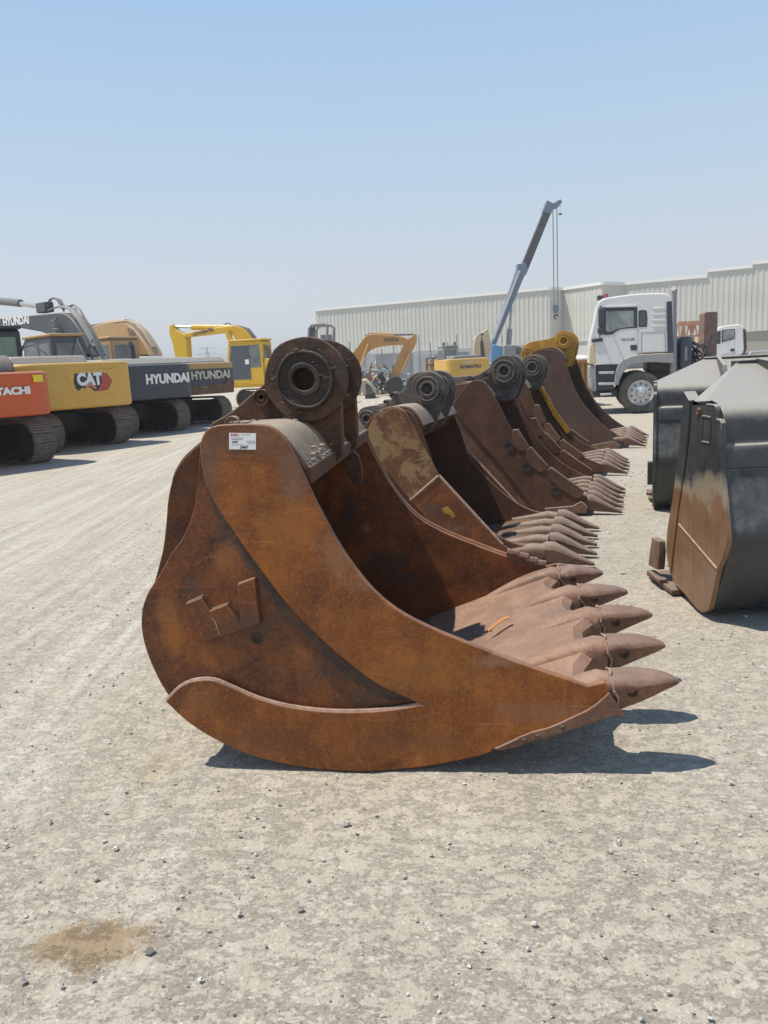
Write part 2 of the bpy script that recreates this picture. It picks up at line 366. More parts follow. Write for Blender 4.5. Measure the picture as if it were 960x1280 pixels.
# ------------------------------------------------------------------ ground
def ground_mat():
    m, nt, b = nmat('compacted_gravel'); g = G(nt)
    o = g.mapping(src='Generated')
    geo = g.n('ShaderNodeNewGeometry'); pos = geo.outputs['Position']
    def mp(scale, rot=0, loc=(0, 0, 0)):
        x = g.n('ShaderNodeMapping'); g.l(pos, x.inputs[0]); x.inputs['Scale'].default_value = scale
        x.inputs['Rotation'].default_value = (0, 0, rot); x.inputs['Location'].default_value = loc
        return x.outputs[0]
    P = mp((1, 1, 1))
    big = g.noise(P, .35, 5, .6, .4)
    c = g.mix(g.ramp(big, [(.3, 0.0), (.7, 1.0)]), (.415, .368, .292), (.475, .428, .350))
    med = g.noise(P, 3.0, 7, .68, .3)
    c = g.mix(g.ramp(med, [(.42, 0.0), (.85, .8)]), c, (.54, .49, .405))
    # smeared pale fines
    sm = g.noise(mp((1, 1, 1), 0, (3, 8, 0)), 11, 7, .75, .1)
    c = g.mix(g.math('MULTIPLY', g.ramp(sm, [(.54, 0.0), (.66, 1.0)]), .4), c, (.62, .57, .48))
    # wheel ruts running up the yard
    rt = g.noise(mp((7.0, .22, 1), R(-14)), 1.0, 6, .62, .15)
    sx = g.sep(pos)
    # ruts only left of the buckets
    side = g.ramp(g.math('ADD', g.math('MULTIPLY', sx[0], -.35), g.math('MULTIPLY', sx[1], .06)), [(.12, 0.0), (.62, 1.0)])
    c = g.mix(g.math('MULTIPLY', g.math('MULTIPLY', g.ramp(rt, [(.46, 0.0), (.62, 1.0)]), side), .6), c, (.62, .585, .51))
    rt2 = g.noise(mp((9.0, .3, 1), R(-14), (5, 1, 0)), 1.0, 5, .6, .2)
    c = g.mix(g.math('MULTIPLY', g.math('MULTIPLY', g.ramp(rt2, [(.52, 0.0), (.68, 1.0)]), side), .4), c, (.31, .275, .225))
    # grit
    v1 = g.vor(P, 120, out='Color'); s1 = g.n('ShaderNodeSeparateColor'); g.l(v1, s1.inputs[0])
    c = g.mix(g.math('MULTIPLY', g.ramp(s1.outputs[0], [(.88, 0.0), (.93, 1.0)]), .6), c, (.24, .205, .165))
    gr = g.noise(P, 120, 5, .75, 0); c = g.mix(g.math('MULTIPLY', g.ramp(gr, [(.56, 0.0), (.70, 1.0)]), .38), c, (.26, .22, .175))
    gr2 = g.noise(mp((1, 1, 1), 0, (9, 2, 0)), 75, 5, .75, 0); c = g.mix(g.math('MULTIPLY', g.ramp(gr2, [(.58, 0.0), (.70, 1.0)]), .42), c, (.62, .56, .46))
    c = g.mix(g.math('MULTIPLY', g.ramp(s1.outputs[1], [(.90, 0.0), (.94, 1.0)]), .5), c, (.66, .61, .52))
    v2 = g.vor(P, 320, out='Color'); s2 = g.n('ShaderNodeSeparateColor'); g.l(v2, s2.inputs[0])
    c = g.mix(g.math('MULTIPLY', g.ramp(s2.outputs[0], [(.70, 0.0), (.95, 1.0)]), .3), c, (.22, .19, .155))
    v3 = g.vor(P, 34, out='Color'); s3 = g.n('ShaderNodeSeparateColor'); g.l(v3, s3.inputs[0])
    vd = g.vor(P, 34)
    spot = g.math('MULTIPLY', g.ramp(s3.outputs[0], [(.96, 0.0), (.98, 1.0)]), g.ramp(vd, [(.22, 1.0), (.3, 0.0)]))
    c = g.mix(g.math('MULTIPLY', spot, .75), c, (.17, .155, .14))
    # crusty pale flakes pressed into the surface
    fl = g.noise(mp((1, 1.6, 1), R(20), (2, 6, 0)), 9, 9, .78, .15); flm = g.noise(P, .9, 4, .6)
    c = g.mix(g.math('MULTIPLY', g.math('MULTIPLY', g.ramp(fl, [(.53, 0.0), (.57, 1.0)]), g.ramp(flm, [(.47, 0.0), (.58, 1.0)])), .38), c, (.68, .625, .525))
    # brown damp patches with a shape of their own
    for (x, y, rx, ry, k, col) in STAINS:
        dx = g.math('DIVIDE', g.math('SUBTRACT', sx[0], x), rx); dy = g.math('DIVIDE', g.math('SUBTRACT', sx[1], y), ry)
        d = g.math('ADD', g.math('MULTIPLY', dx, dx), g.math('MULTIPLY', dy, dy))
        d = g.math('ADD', d, g.math('MULTIPLY', g.math('SUBTRACT', g.noise(P, 11, 8, .75, .6), .5), 3.4))
        c = g.mix(g.math('MULTIPLY', g.ramp(d, [(.35, 1.0), (1.0, 0.0)]), k), c, col)
    g.l(c, b.inputs['Base Color'])
    b.inputs['Roughness'].default_value = .95; b.inputs['Specular IOR Level'].default_value = .2
    fine = g.noise(P, 170, 4, .7); mid = g.noise(P, 40, 5, .72); low = g.noise(P, 7, 6, .7)
    h = g.math('ADD', g.math('MULTIPLY', fine, .0035), g.math('MULTIPLY', mid, .009))
    h = g.math('ADD', h, g.math('MULTIPLY', low, .022))
    h = g.math('ADD', h, g.math('MULTIPLY', g.math('MULTIPLY', rt, side), .035))
    h = g.math('ADD', h, g.math('MULTIPLY', g.ramp(fl, [(.5, 0.0), (.58, 1.0)]), .004))
    g.l(g.bump(h, .8, 1.0), b.inputs['Normal'])
    return m
gf = Frame(0, 0, 0)
def gp(px, py):
    d = ray(px, py); t = -CAMH/d.z; return EYE + d*t
st1 = gp(118, 1178); st2 = gp(200, 958); st3 = gp(160, 1185)
STAINS = [(st1.x, st1.y, .185, .115, .9, (.31, .225, .135)), (st2.x, st2.y, .11, .13, .35, (.46, .36, .23)),
          (gp(575, 1020).x, gp(575, 1020).y, .08, .22, .35, (.60, .55, .46)), (gp(560, 735).x+3, 6.2, .5, .3, .2, (.40, .34, .26))]
M['ground'] = ground_mat()

def axis(lo, hi, dense_lo, dense_hi, d, grow):
    xs = []; x = dense_lo
    while x < dense_hi: xs.append(x); x += d
    step = d
    x = dense_hi
    while x < hi: xs.append(x); step *= grow; x += step
    xs.append(hi)
    step = d; x = dense_lo
    pre = []
    while x > lo: step *= grow; x -= step; pre.append(max(x, lo))
    return pre[::-1] + xs
def make_ground():
    xs = axis(-1500, 1500, -2.2, 2.2, .03, 1.035); ys = axis(-60, 2500, 1.0, 4.6, .03, 1.03)
    vs = []
    for y in ys:
        for x in xs:
            near = max(0, 1 - max(abs(x)-2, y-4, 1-y, 0)/14)
            z = 0
            if near > 0:
                p = Vector((x, y, 0))
                z = near*(.011*noise.noise(p*1.1) + .006*noise.noise(p*4.3) + .0035*noise.noise(p*13) + .002*noise.noise(p*33)) - .006
                s = max(0, min(1, (-x*.35 + y*.06 - .12)*2))
                q = Vector(((x*cos(R(14)) - y*sin(R(14)))*5, (x*sin(R(14)) + y*cos(R(14)))*.35, 3))
                z += near*s*.012*noise.noise(q)
            vs.append((x, y, z))
    n = len(xs); fs = []
    for j in range(len(ys)-1):
        for i in range(n-1):
            a = j*n+i; fs.append((a, a+1, a+n+1, a+n))
    me = bpy.data.meshes.new('ground'); me.from_pydata(vs, [], fs); me.shade_smooth(); me.materials.append(M['ground'])
    o = bpy.data.objects.new('ground', me); COL.objects.link(o); struct(o)
make_ground()

def rock(rad, sq=.7):
    """a few-sided broken stone"""
    n = 6; rings = []
    a = random.random()*6
    pts = []
    for zi, rr in ((-.5, .6), (0, 1.0), (.55, .62)):
        for k in range(n):
            t = a + 2*pi*k/n + random.uniform(-.25, .25); r = rad*rr*random.uniform(.7, 1.15)
            pts.append((r*cos(t), r*sin(t)*random.uniform(.7, 1), rad*zi*sq*random.uniform(.8, 1.2)))
    fs = []
    for q in range(2):
        for k in range(n):
            k2 = (k+1) % n; fs.append((q*n+k, q*n+k2, (q+1)*n+k2, (q+1)*n+k))
    fs += [tuple(range(n-1, -1, -1)), tuple(range(2*n, 3*n))]
    return pts, fs
def stone_mat():
    m, nt, b = nmat('gravel_stone'); g = G(nt)
    geo = g.n('ShaderNodeNewGeometry')
    ri = geo.outputs['Random Per Island']
    c = g.ramp(ri, [(0, (.10, .10, .11)), (.14, (.20, .19, .18)), (.3, (.33, .29, .25)), (.5, (.46, .42, .37)), (.75, (.58, .54, .48)), (1, (.72, .69, .63))])
    c = g.mix(g.math('MULTIPLY', g.noise(g.mapping(), 60, 4), .4), c, (.30, .26, .22))
    g.l(c, b.inputs['Base Color']); b.inputs['Roughness'].default_value = .9
    return m
M['stone'] = stone_mat()
def scatter():
    mb = MB()
    zone = [(random.uniform(-2.6, 3.6), 1.25 + 9*random.random()**1.7) for _ in range(8500)]
    for x, y in zone:
        if abs(x) > .62*y + .3: continue
        r = .0016 + .0058*random.random()**6
        if random.random() < .02: r *= 2.0
        r *= (1 + .12*y)
        p, f = rock(r)
        mb.add([(a+x, b+y, c+r*.15) for a, b, c in p], f)
    # the few larger loose stones
    for px, py, r in ((187, 1191, .016), (63, 1028, .011), (132, 1016, .010), (158, 991, .009), (145, 1062, .012), (120, 1100, .012), (376, 1138, .012), (435, 1030, .011),
                      (763, 1066, .010), (385, 1100, .008), (678, 1014, .008), (580, 980, .009), (776, 979, .009), (938, 1020, .008), (300, 1045, .009), (320, 1021, .008),
                      (600, 968, .006), (668, 1156, .012), (299, 1143, .012), (431, 1031, .012), (610, 1210, .009), (887, 1272, .01), (470, 1020, .008), (925, 1045, .009), (8, 1057, .01),
                      (350, 1290, .01), (250, 1225, .008), (560, 1060, .007), (520, 1150, .008), (840, 1100, .008), (30, 1228, .01)):
        q = gp(px, py); p, f = rock(r, .8)
        mb.add([(a+q.x, b+q.y, c+r*.35) for a, b, c in p], f)
    o = mb.build('gravel', 'stone'); o['kind'] = 'stuff'; o['label'] = 'loose grey and pale stones scattered over the gravel yard'; o['category'] = 'gravel'
scatter()

# ------------------------------------------------------------------ digging buckets
def ring_pts(u, w0, zt, zb, hw, n=20, e=2.6, waist=1.0, tilt=0):
    c = (zt+zb)/2; hz = (zt-zb)/2; out = []
    for k in range(n):
        t = 2*pi*k/n; ct, s_ = cos(t), sin(t)
        x = math.copysign(abs(ct)**(2/e), ct); y = math.copysign(abs(s_)**(2/e), s_)
        f = 1.0 if y > .25 else waist + (1-waist)*max(0, (y+.1)/.35) if y > -.1 else waist
        out.append((u + tilt*y*hz, w0 + hw*x*f, c + hz*y))
    return out

def disc_boss(name, parent, u, z, w_front, w_back, r, hole, mat, rim=True, lump=.004, bolts=0):
    mb = MB(); c = (u, 0, z)
    mb.ring(c, (0, 1, 0), r, hole, w_front, w_back, 40)
    mb.ring(c, (0, 1, 0), hole*1.45, hole*1.0, w_front-.008, w_front+.02, 32)
    if rim: mb.ring(c, (0, 1, 0), r*1.0, r*.9, w_front-.010, w_front+.01, 40)
    for k in range(bolts):
        t = 2*pi*k/bolts; rr = (r+hole)/2
        mb.cyl((u+rr*cos(t), w_front-.012, z+rr*sin(t)), (u+rr*cos(t), w_front+.01, z+rr*sin(t)), r*.1, n=6)
    return mb.build(name, mat, parent, bevel=.004, lump=lump, lscale=9)

PROF_OUT = [(.90, .19), (.532, .079), (.347, .027), (.17, .006), (0, .003), (-.2, .02), (-.382, .067), (-.616, .203), (-.72, .38), (-.752, .55), (-.735, .71), (-.70, .81),
            (-.668, .90), (-.645, 1.0), (-.625, 1.1), (-.585, 1.2), (-.50, 1.285), (-.41, 1.33), (-.3, 1.345), (-.205, 1.335), (-.135, 1.275), (-.085, 1.19)]
PROF_IN = [(-.125, 1.155), (-.23, 1.04), (-.42, .985), (-.55, .92), (-.615, .84), (-.68, .70), (-.70, .55), (-.665, .4), (-.58, .26), (-.36, .115), (-.18, .065), (0, .045), (.3, .06), (.6, .13), (.9, .235)]
BASE_A = [(-.472, 1.27), (-.49, 1.17), (-.52, 1.05), (-.57, .95), (-.625, .885), (-.675, .81), (-.742, .72), (-.775, .63), (-.775, .52), (-.738, .385), (-.685, .28), (-.615, .203), (-.5, .125),
          (-.382, .065), (-.2, .02), (0, .001), (.17, .003), (.347, .025), (.532, .079), (.834, .167, 1), (.93, .34, 1), (.545, .49), (.237, .645), (.06, .855), (-.1, 1.19), (-.17, 1.33), (-.42, 1.345)]

def small_teeth(T, W, n, ul, ut, zl, mat, tipz=.02, spread=.06, hw=.055, adapter='adapter'):
    for i in range(n):
        w0 = spread + (W - 2*spread)*i/(n-1)
        L = ut - ul
        jit = random.uniform(-.012, .012)
        a = MB(); a.loft([ring_pts(ul-.42, w0, zl-.02, zl-.06, hw*.5), ring_pts(ul-.25, w0, zl+.015, zl-.07, hw*.8), ring_pts(ul-.10, w0, zl+.045, zl-.075, hw*1.0), ring_pts(ul-.01, w0, zl+.035, zl-.06, hw*.9)])
        a.build(adapter, mat, T, lump=.006, lscale=11)
        t = MB(); z0 = zl+.05; zb = zl-.095
        secs = []
        for q, kt, kb, kw in ((0, 1, 1, 1.1), (.18, 1.0, .95, 1.08), (.4, .74, .80, .95), (.62, .45, .55, .8), (.82, .22, .25, .62), (.95, .08, .06, .5), (1.0, .02, -.0, .3)):
            zt_ = tipz + .012 + (z0 - tipz)*kt; zb_ = max(.004, tipz - .006 + (zb - tipz)*kb if zb < tipz else tipz - .008 + (zb-tipz)*kb)
            if zt_ - zb_ < .012: zt_ = zb_ + .012
            secs.append(ring_pts(ul + L*q + jit, w0, zt_, zb_, hw*kw, waist=.72, e=2.4))
        t.loft(secs)
        t.build('tooth', mat, T, lump=.005, lscale=13)

def lip_mesh(T, W, ul, zl, V, mat, back=.6, thick=.1, zb=None, drop=0.0, tw=()):
    secs = []
    n = 29
    for k in range(n):
        w = .02 + (W-.04)*k/(n-1); v = V*(1 - abs(2*w/W - 1))
        zl0 = zl
        zl = zl0 - drop*(1 if not tw else min(1, max(0, min(abs(w-q) for q in tw)-.05)/.05)) if drop else zl0
        z0 = zl - .37*back
        notch = -.055*(1 - (1 if not tw else max(0, 1-max(0, min(abs(w-q) for q in tw)-.06)/.05))) if tw else 0
        v += notch
        secs.append([(ul-back, w, max(.03, z0)), (ul-back*.5, w, zl-.37*back*.5+.004), (ul-.03+v, w, zl-.004+.2*v), (ul+.015+v, w, zl-.03+.2*v), (ul+.005+v, w, zl-thick*.75+.2*v),
                     (ul-.13, w, max(.004, zl-thick-.06)), (ul-back*.75, w, max(.003, zl-.37*back*.75-thick*.7)), (ul-back, w, max(.003, z0-.05))]); zl = zl0
    mb = MB(); mb.loft(secs)
    return mb.build('lip', mat, T, lump=.004, lscale=7, angle=40)

# ---- the big bucket in front
FA = Frame(-.21, 2.81, -7); WA = 1.75
A = thing('digging_bucket', 'largest rust-orange excavator bucket in front, raised emblem and paper tag on its side', 'excavator bucket', FA.O, -7, 'excavator buckets in a row')
base = catmull(BASE_A, True, 5)
mb = MB().prism(base, .03, .062); mb.build('side_plate', 'rustA2', A, bevel=.004)
wear_px = [(250, 566), (251, 551), (257, 539), (270, 532), (300, 530), (328, 531), (341, 535), (353, 545), (364, 562), (377, 589), (392, 622), (411, 660), (432, 695), (460, 731), (495, 762), (545, 788), (600, 810), (655, 831), (705, 848), (735, 858, 1), (757, 853, 1),
           (772, 893, 1), (735, 905), (700, 915), (655, 928), (625, 933), (611, 941), (590, 947), (540, 957), (480, 963.5), (420, 963.5), (360, 956), (310, 943), (270, 925), (235, 903), (207, 877, 1),
           (225, 859), (245, 851), (267, 851), (290, 860), (320, 873), (360, 884), (410, 890), (460, 890), (500, 886), (527, 881, 1), (500, 869), (468, 853), (430, 824), (395, 793), (360, 757), (330, 718), (300, 677), (275, 640), (257, 605)]
mb = MB().prism(catmull(FA.tr(wear_px), True, 4), 0, .031); mb.build('wear_plate', 'rustA', A, bevel=.006, seg=3)
seam_px = [(257, 605), (275, 640), (300, 677), (330, 718), (360, 757), (395, 793), (430, 824), (468, 853), (500, 869), (527, 881, 1), (497, 880), (463, 868), (428, 844), (388, 806), (352, 768), (322, 728), (292, 684), (270, 648), (258, 620)]
mb = MB().prism(catmull(FA.tr(seam_px), True, 3), .022, .032); mb.build('weld_seam', 'seamM', A, lump=.006, lscale=14)
cap_ = MB().tube([(p[0], .012, p[1]) for p in catmull(FA.tr([(207, 877), (225, 859), (245, 851), (267, 851), (290, 860), (320, 873), (360, 884), (410, 890), (460, 890), (500, 886), (527, 881)]), False, 3)], .0085, 6)
cap_.build('edge_bead', 'bright', A)
# worn cheek where the end tooth wraps the plate corner
ck = catmull(FA.tr([(618, 936, 1), (652, 921), (700, 904), (735, 888), (762, 866, 1), (781, 895, 1), (765, 896), (735, 906), (700, 917), (655, 930), (625, 937)], -.01), True, 3)
MB().prism(ck, -.011, .02).build('corner_cheek', 'rustTooth', A, bevel=.010, seg=3, lump=.007, lscale=9)
for px, py in ((655, 924), (672, 919), (703, 908)):
    cu_, cz_ = FA.uz(px, py); MB().cyl((cu_, -.016, cz_), (cu_, -.005, cz_), .009, n=12).build('stud', 'rustEar', A, bevel=.003)
# far side plate
mb = MB().prism(base, WA-.062, WA-.02); mb.build('side_plate', 'rustA2', A, bevel=.004)
wear2 = [p for p in FA.tr(wear_px)]
mb = MB().prism(catmull(wear2, True, 4), WA-.024, WA); mb.build('wear_plate', 'rustA', A, bevel=.005)
far_cap = MB()
for k, (px, py) in enumerate([(640, 690), (652, 694), (663, 699), (674, 703)]):
    u, z = FA.uz(px, py, WA-.03); far_cap.cyl((u-.03, WA-.05, z+.006), (u+.035, WA-.05, z-.008), .022, n=8)
far_cap.build('edge_bead', 'rustTooth', A, lump=.006)
# shell
mb = MB().prism(catmull([(*PROF_OUT[0], 1)] + PROF_OUT[1:-1] + [(*PROF_OUT[-1], 1), (*PROF_IN[0], 1)] + PROF_IN[1:-1] + [(*PROF_IN[-1], 1)], True, 3), .06, WA-.06)
mb.build('shell', 'rustIn', A, bevel=.003)
# dusty hinge tube over the top of the shell, and its front bar
hump = catmull([(-.60, 1.17), (-.555, 1.245), (-.49, 1.298), (-.41, 1.337), (-.3, 1.352), (-.2, 1.342), (-.125, 1.28), (-.072, 1.19, 1), (-.10, 1.178, 1), (-.145, 1.25), (-.21, 1.31), (-.3, 1.322), (-.41, 1.31), (-.5, 1.25), (-.56, 1.17)], True, 3)
rnd = random.Random(5)
cl = MB()
def clump(u, w, z, r, mb):
    p, f = rock(r, .6); mb.add([(a+u, b+w, c+z) for a, b, c in p], f)
for k in range(150):      # dried dirt along the bar and the foot of the ear
    t = rnd.random(); clump(-.075-.06*rnd.random(), .1+.5*t, 1.20+.06*rnd.random()*rnd.random(), .006+.012*rnd.random()**2, cl)
for k in range(60): clump(-.2-.3*rnd.random(), .5+.08*rnd.random(), 1.345, .006+.010*rnd.random(), cl)
cl.build('dirt_crust', 'rustHump', A)
mb = MB().prism(hump, .065, WA-.065); mb.build('hinge_tube', 'rustHump', A, lump=.007, lscale=7)
mb = MB().box(-.115, -.06, .065, WA-.065, 1.135, 1.2); mb.build('front_bar', 'rustEar', A, bevel=.008, lump=.006, lscale=6)
lip_mesh(A, WA, .965, .325, .11, 'rustLip', back=.72, thick=.09, drop=.012, tw=(.075, .47, .87, 1.27, 1.675))
# emblem: raised open crown-shaped figure
em = [(165, 512), (270, 470), (328, 558), (440, 515), (535, 648), (512, 382), (628, 336), (664, 640), (545, 680), (478, 705), (440, 718), (398, 722), (285, 770), (240, 665), (205, 590)]
em = [(200+x/5.333, 660+y/5.333, 1) for x, y in em]
mb = MB().prism(catmull(FA.tr(em), True, 1), .004, .031); mb.build('emblem', 'rustA2', A, bevel=.0025)
hal = FA.tr(em)
mb = MB().tube([(p[0], .031, p[1]) for p in hal + hal[:1]], .007, 6); mb.build('weld_seam', 'rustEar', A, lump=.004, lscale=20)
gl = [(347, 600), (372, 640), (398, 716)]
mb = MB().tube([(FA.uz(200+x/5.333, 660+y/5.333)[0], .003, FA.uz(200+x/5.333, 660+y/5.333)[1]) for x, y in gl], .003, 6); mb.build('weld_bead', 'weld', A)
u, z = FA.uz(318.5, 802)
mb = MB().cyl((u, .0285, z), (u, .045, z), .019, n=24); mb.build('drain_hole', 'grime', A)
mb = MB().ring((u, 0, z), (0, 1, 0), .024, .0185, .024, .032, 24); mb.build('hole_rim', 'rustEar', A)
# ears
ear_px = [(262, 533), (280, 520), (297, 508), (317, 490), (329, 480), (335, 466), (341, 449), (355, 434), (372, 427), (390, 427.5), (405, 433), (417, 446), (423, 464), (425, 500), (427, 530), (428, 566), (424, 574), (413, 583), (403, 576), (388, 562), (372, 548), (350, 545), (320, 548), (285, 556)]
ear = catmull(FA.tr(ear_px, .58), True, 3)
cu, cz = FA.uz(380, 474.5, .50)
for nm, w0, w1, bosses in (('ear', .58, .645, ((.50, .582),)), ('ear', 1.02, 1.085, ((.955, 1.022),))):
    mb = MB().prism(ear, w0, w1); e_ = mb.build(nm, 'rustEar', A, bevel=.006, lump=.004, lscale=6)
    gc = MB()
    for k in range(230 if w0 < .8 else 60):      # caked grease on the boss face and below it
        an = rnd.uniform(0, 2*pi); rr = .05+.095*rnd.random()**.7
        clump(cu+rr*cos(an)*1.0, (w0-.078)+.004*rnd.random(), cz+rr*sin(an), .004+.011*rnd.random()**2, gc)
    for k in range(60): an = rnd.uniform(3.4, 6.0); rr = .14+.02*rnd.random(); clump(cu+rr*cos(an), w0-.03, cz+rr*sin(an), .006+.012*rnd.random(), gc)
    gc.build('grease_crust', 'grime', e_)
    for b0, b1 in bosses:
        disc_boss('boss', e_, cu, cz, b0, b1, .125, .050, 'grime', lump=.009)
    disc_boss('boss', e_, cu, cz, w0-.045, w0+.02, .138, .124, 'seamM', rim=False, lump=.008)
    disc_boss('boss', e_, cu, cz, w1-.002, w1+.05, .12, .047, 'rustEar', lump=.004)
    uu, zz = FA.uz(326, 497, .53)
    disc_boss('boss', e_, uu, zz, w0-.035, w1+.03, .035, .011, 'rustEar', lump=.002)
    uu, zz = FA.uz(289, 530, .53)
    disc_boss('boss', e_, uu, zz, w0-.03, w1+.03, .033, .012, 'rustHump', lump=.002)
mb = MB().prism(catmull([(-.12, 1.17), (-.03, 1.12), (-.02, .99), (-.05, .97), (-.10, 1.05)], True, 3), 1.04, 1.075)
mb.build('gusset', 'rustEar', A, bevel=.004)
# teeth
for i in range(5):
    w0 = (.075, .47, .87, 1.27, 1.675)[i]
    v = .11*(1 - abs(2*w0/WA - 1)); ub = (1.03, 1.075, 1.11, 1.07, 1.01)[i]; zc = (.372, .366, .366, .358, .352)[i]
    a = MB()
    a.loft([ring_pts(ub-.46, w0, zc-.185, zc-.24, .025), ring_pts(ub-.34, w0, zc-.110, zc-.20, .042), ring_pts(ub-.24, w0, zc-.062, zc-.19, .052), ring_pts(ub-.14, w0, zc-.020, zc-.165, .062), ring_pts(ub-.05, w0, zc+.006, zc-.155, .068), ring_pts(ub, w0, zc-.002, zc-.145, .064)])
    a.build('adapter', 'rustLip', A, lump=.005, lscale=8)
    t = MB()
    secs = []
    for q, zt, zb, hw in ((-.012, .000, -.150, .069), (.012, .006, -.150, .074), (.06, .008, -.128, .073), (.11, .006, -.104, .068), (.155, .000, -.084, .058), (.195, -.007, -.066, .047), (.228, -.017, -.054, .034), (.247, -.027, -.044, .020)):
        secs.append(ring_pts(ub+q, w0, zc+zt, zc+zb, hw*(1.04 if q < .2 else .85), n=24, e=3.2, waist=.62))
    t.loft(secs); tt = t.build('tooth', 'rustTooth', A, lump=.005, lscale=10, angle=50)
    p = MB(); p.ring((ub+.07, 0, zc-.052), (0, 1, 0), .019, .012, w0-.064, w0-.045, 18); p.cyl((ub+.07, w0-.059, zc-.052), (ub+.07, w0-.045, zc-.052), .0125, n=14)
    p.build('pin', 'rustEar', tt)
    p = MB(); lp = ring_pts(ub-.004, w0, zc+.009, zc-.158, .073, n=22, e=2.6, waist=.8)
    lp = [Vector(q)+Vector((random.uniform(-.006, .006)+(.022 if q[2] < zc-.07 else 0), 0, 0)) for q in lp]
    rn = len(lp)
    for k in range(3, rn-4):
        p.cyl(lp[k], lp[k+1], random.uniform(.0035, .006), n=6)
    p.build('tie_wire', 'weld', tt)
# paper tag
tag_px = [(286.5, 541), (320, 541.5), (320, 562), (286.5, 561.5)]
tp = FA.tr([(*p, 1) for p in tag_px], 0)
M['paper'] = plain('white_paper', (.78, .78, .76), .7); M['red_ink'] = plain('red_ink', (.5, .03, .04), .6); M['ink'] = plain('black_ink', (.03, .03, .04), .6)
tg = MB().prism([(p[0], p[1]) for p in tp], -.0015, -.0006).build('paper_tag', 'paper', A)
(x0, z1), (x1, _), (_, z0) = (tp[0][0], tp[0][1]), (tp[1][0], tp[1][1]), (tp[2][0], tp[2][1])
W_, H_ = x1-x0, z1-z0
text('EURO', 'print', 'red_ink', tg, (x0+W_*.2, -.0018, z0+H_*.86), .012, FACE_NEAR, width=W_*.3, bold=.0005, thick=.0001)
text('AUCTIONS', 'print', 'ink', tg, (x0+W_*.62, -.0018, z0+H_*.86), .005, FACE_NEAR, width=W_*.32, thick=.0001)
text('4490', 'print', 'ink', tg, (x0+W_*.17, -.0018, z0+H_*.47), .011, FACE_NEAR, width=W_*.24, bold=.0004, thick=.0001, shear=.3)
text('2467', 'print', 'ink', tg, (x0+W_*.5, -.0018, z0+H_*.16), .013, FACE_NEAR, width=W_*.34, bold=.0007, thick=.0001, shear=.3)
sc_ = MB()
sc_.tube([(x0+W_*(.62+.036*k), -.0018, z0+H_*(.44+.09*sin(k*1.9))) for k in range(10)], .0008, 4)
for zz in (.68, .6, .3): sc_.box(x0+W_*.06, x0+W_*.5, -.0018, -.0015, z0+H_*zz, z0+H_*(zz+.02))
sc_.build('print', 'ink', tg)
# orange scrap of tape lying in the big bucket
fz = .345-.37*.35
M['orange_tape'] = plain('orange_strap', (.50, .20, .05), .6)
P0 = FA.O + FA.U*.60 + FA.W*1.02
tl = thing('strap_scrap', 'small orange strap scrap lying inside the largest bucket', 'scrap', (P0.x, P0.y, .235), 0)
mb = MB(); mb.loft([[(x, -.012+dy, z), (x, .012+dy, z+.004), (x, .012+dy, z+.007), (x, -.012+dy, z+.003)] for x, dy, z in ((-.02, -.05, -.012), (.0, -.03, -.002), (.035, .0, .010), (.07, .02, .022), (.1, .03, .028))])
mb.build('strap', 'orange_tape', tl)

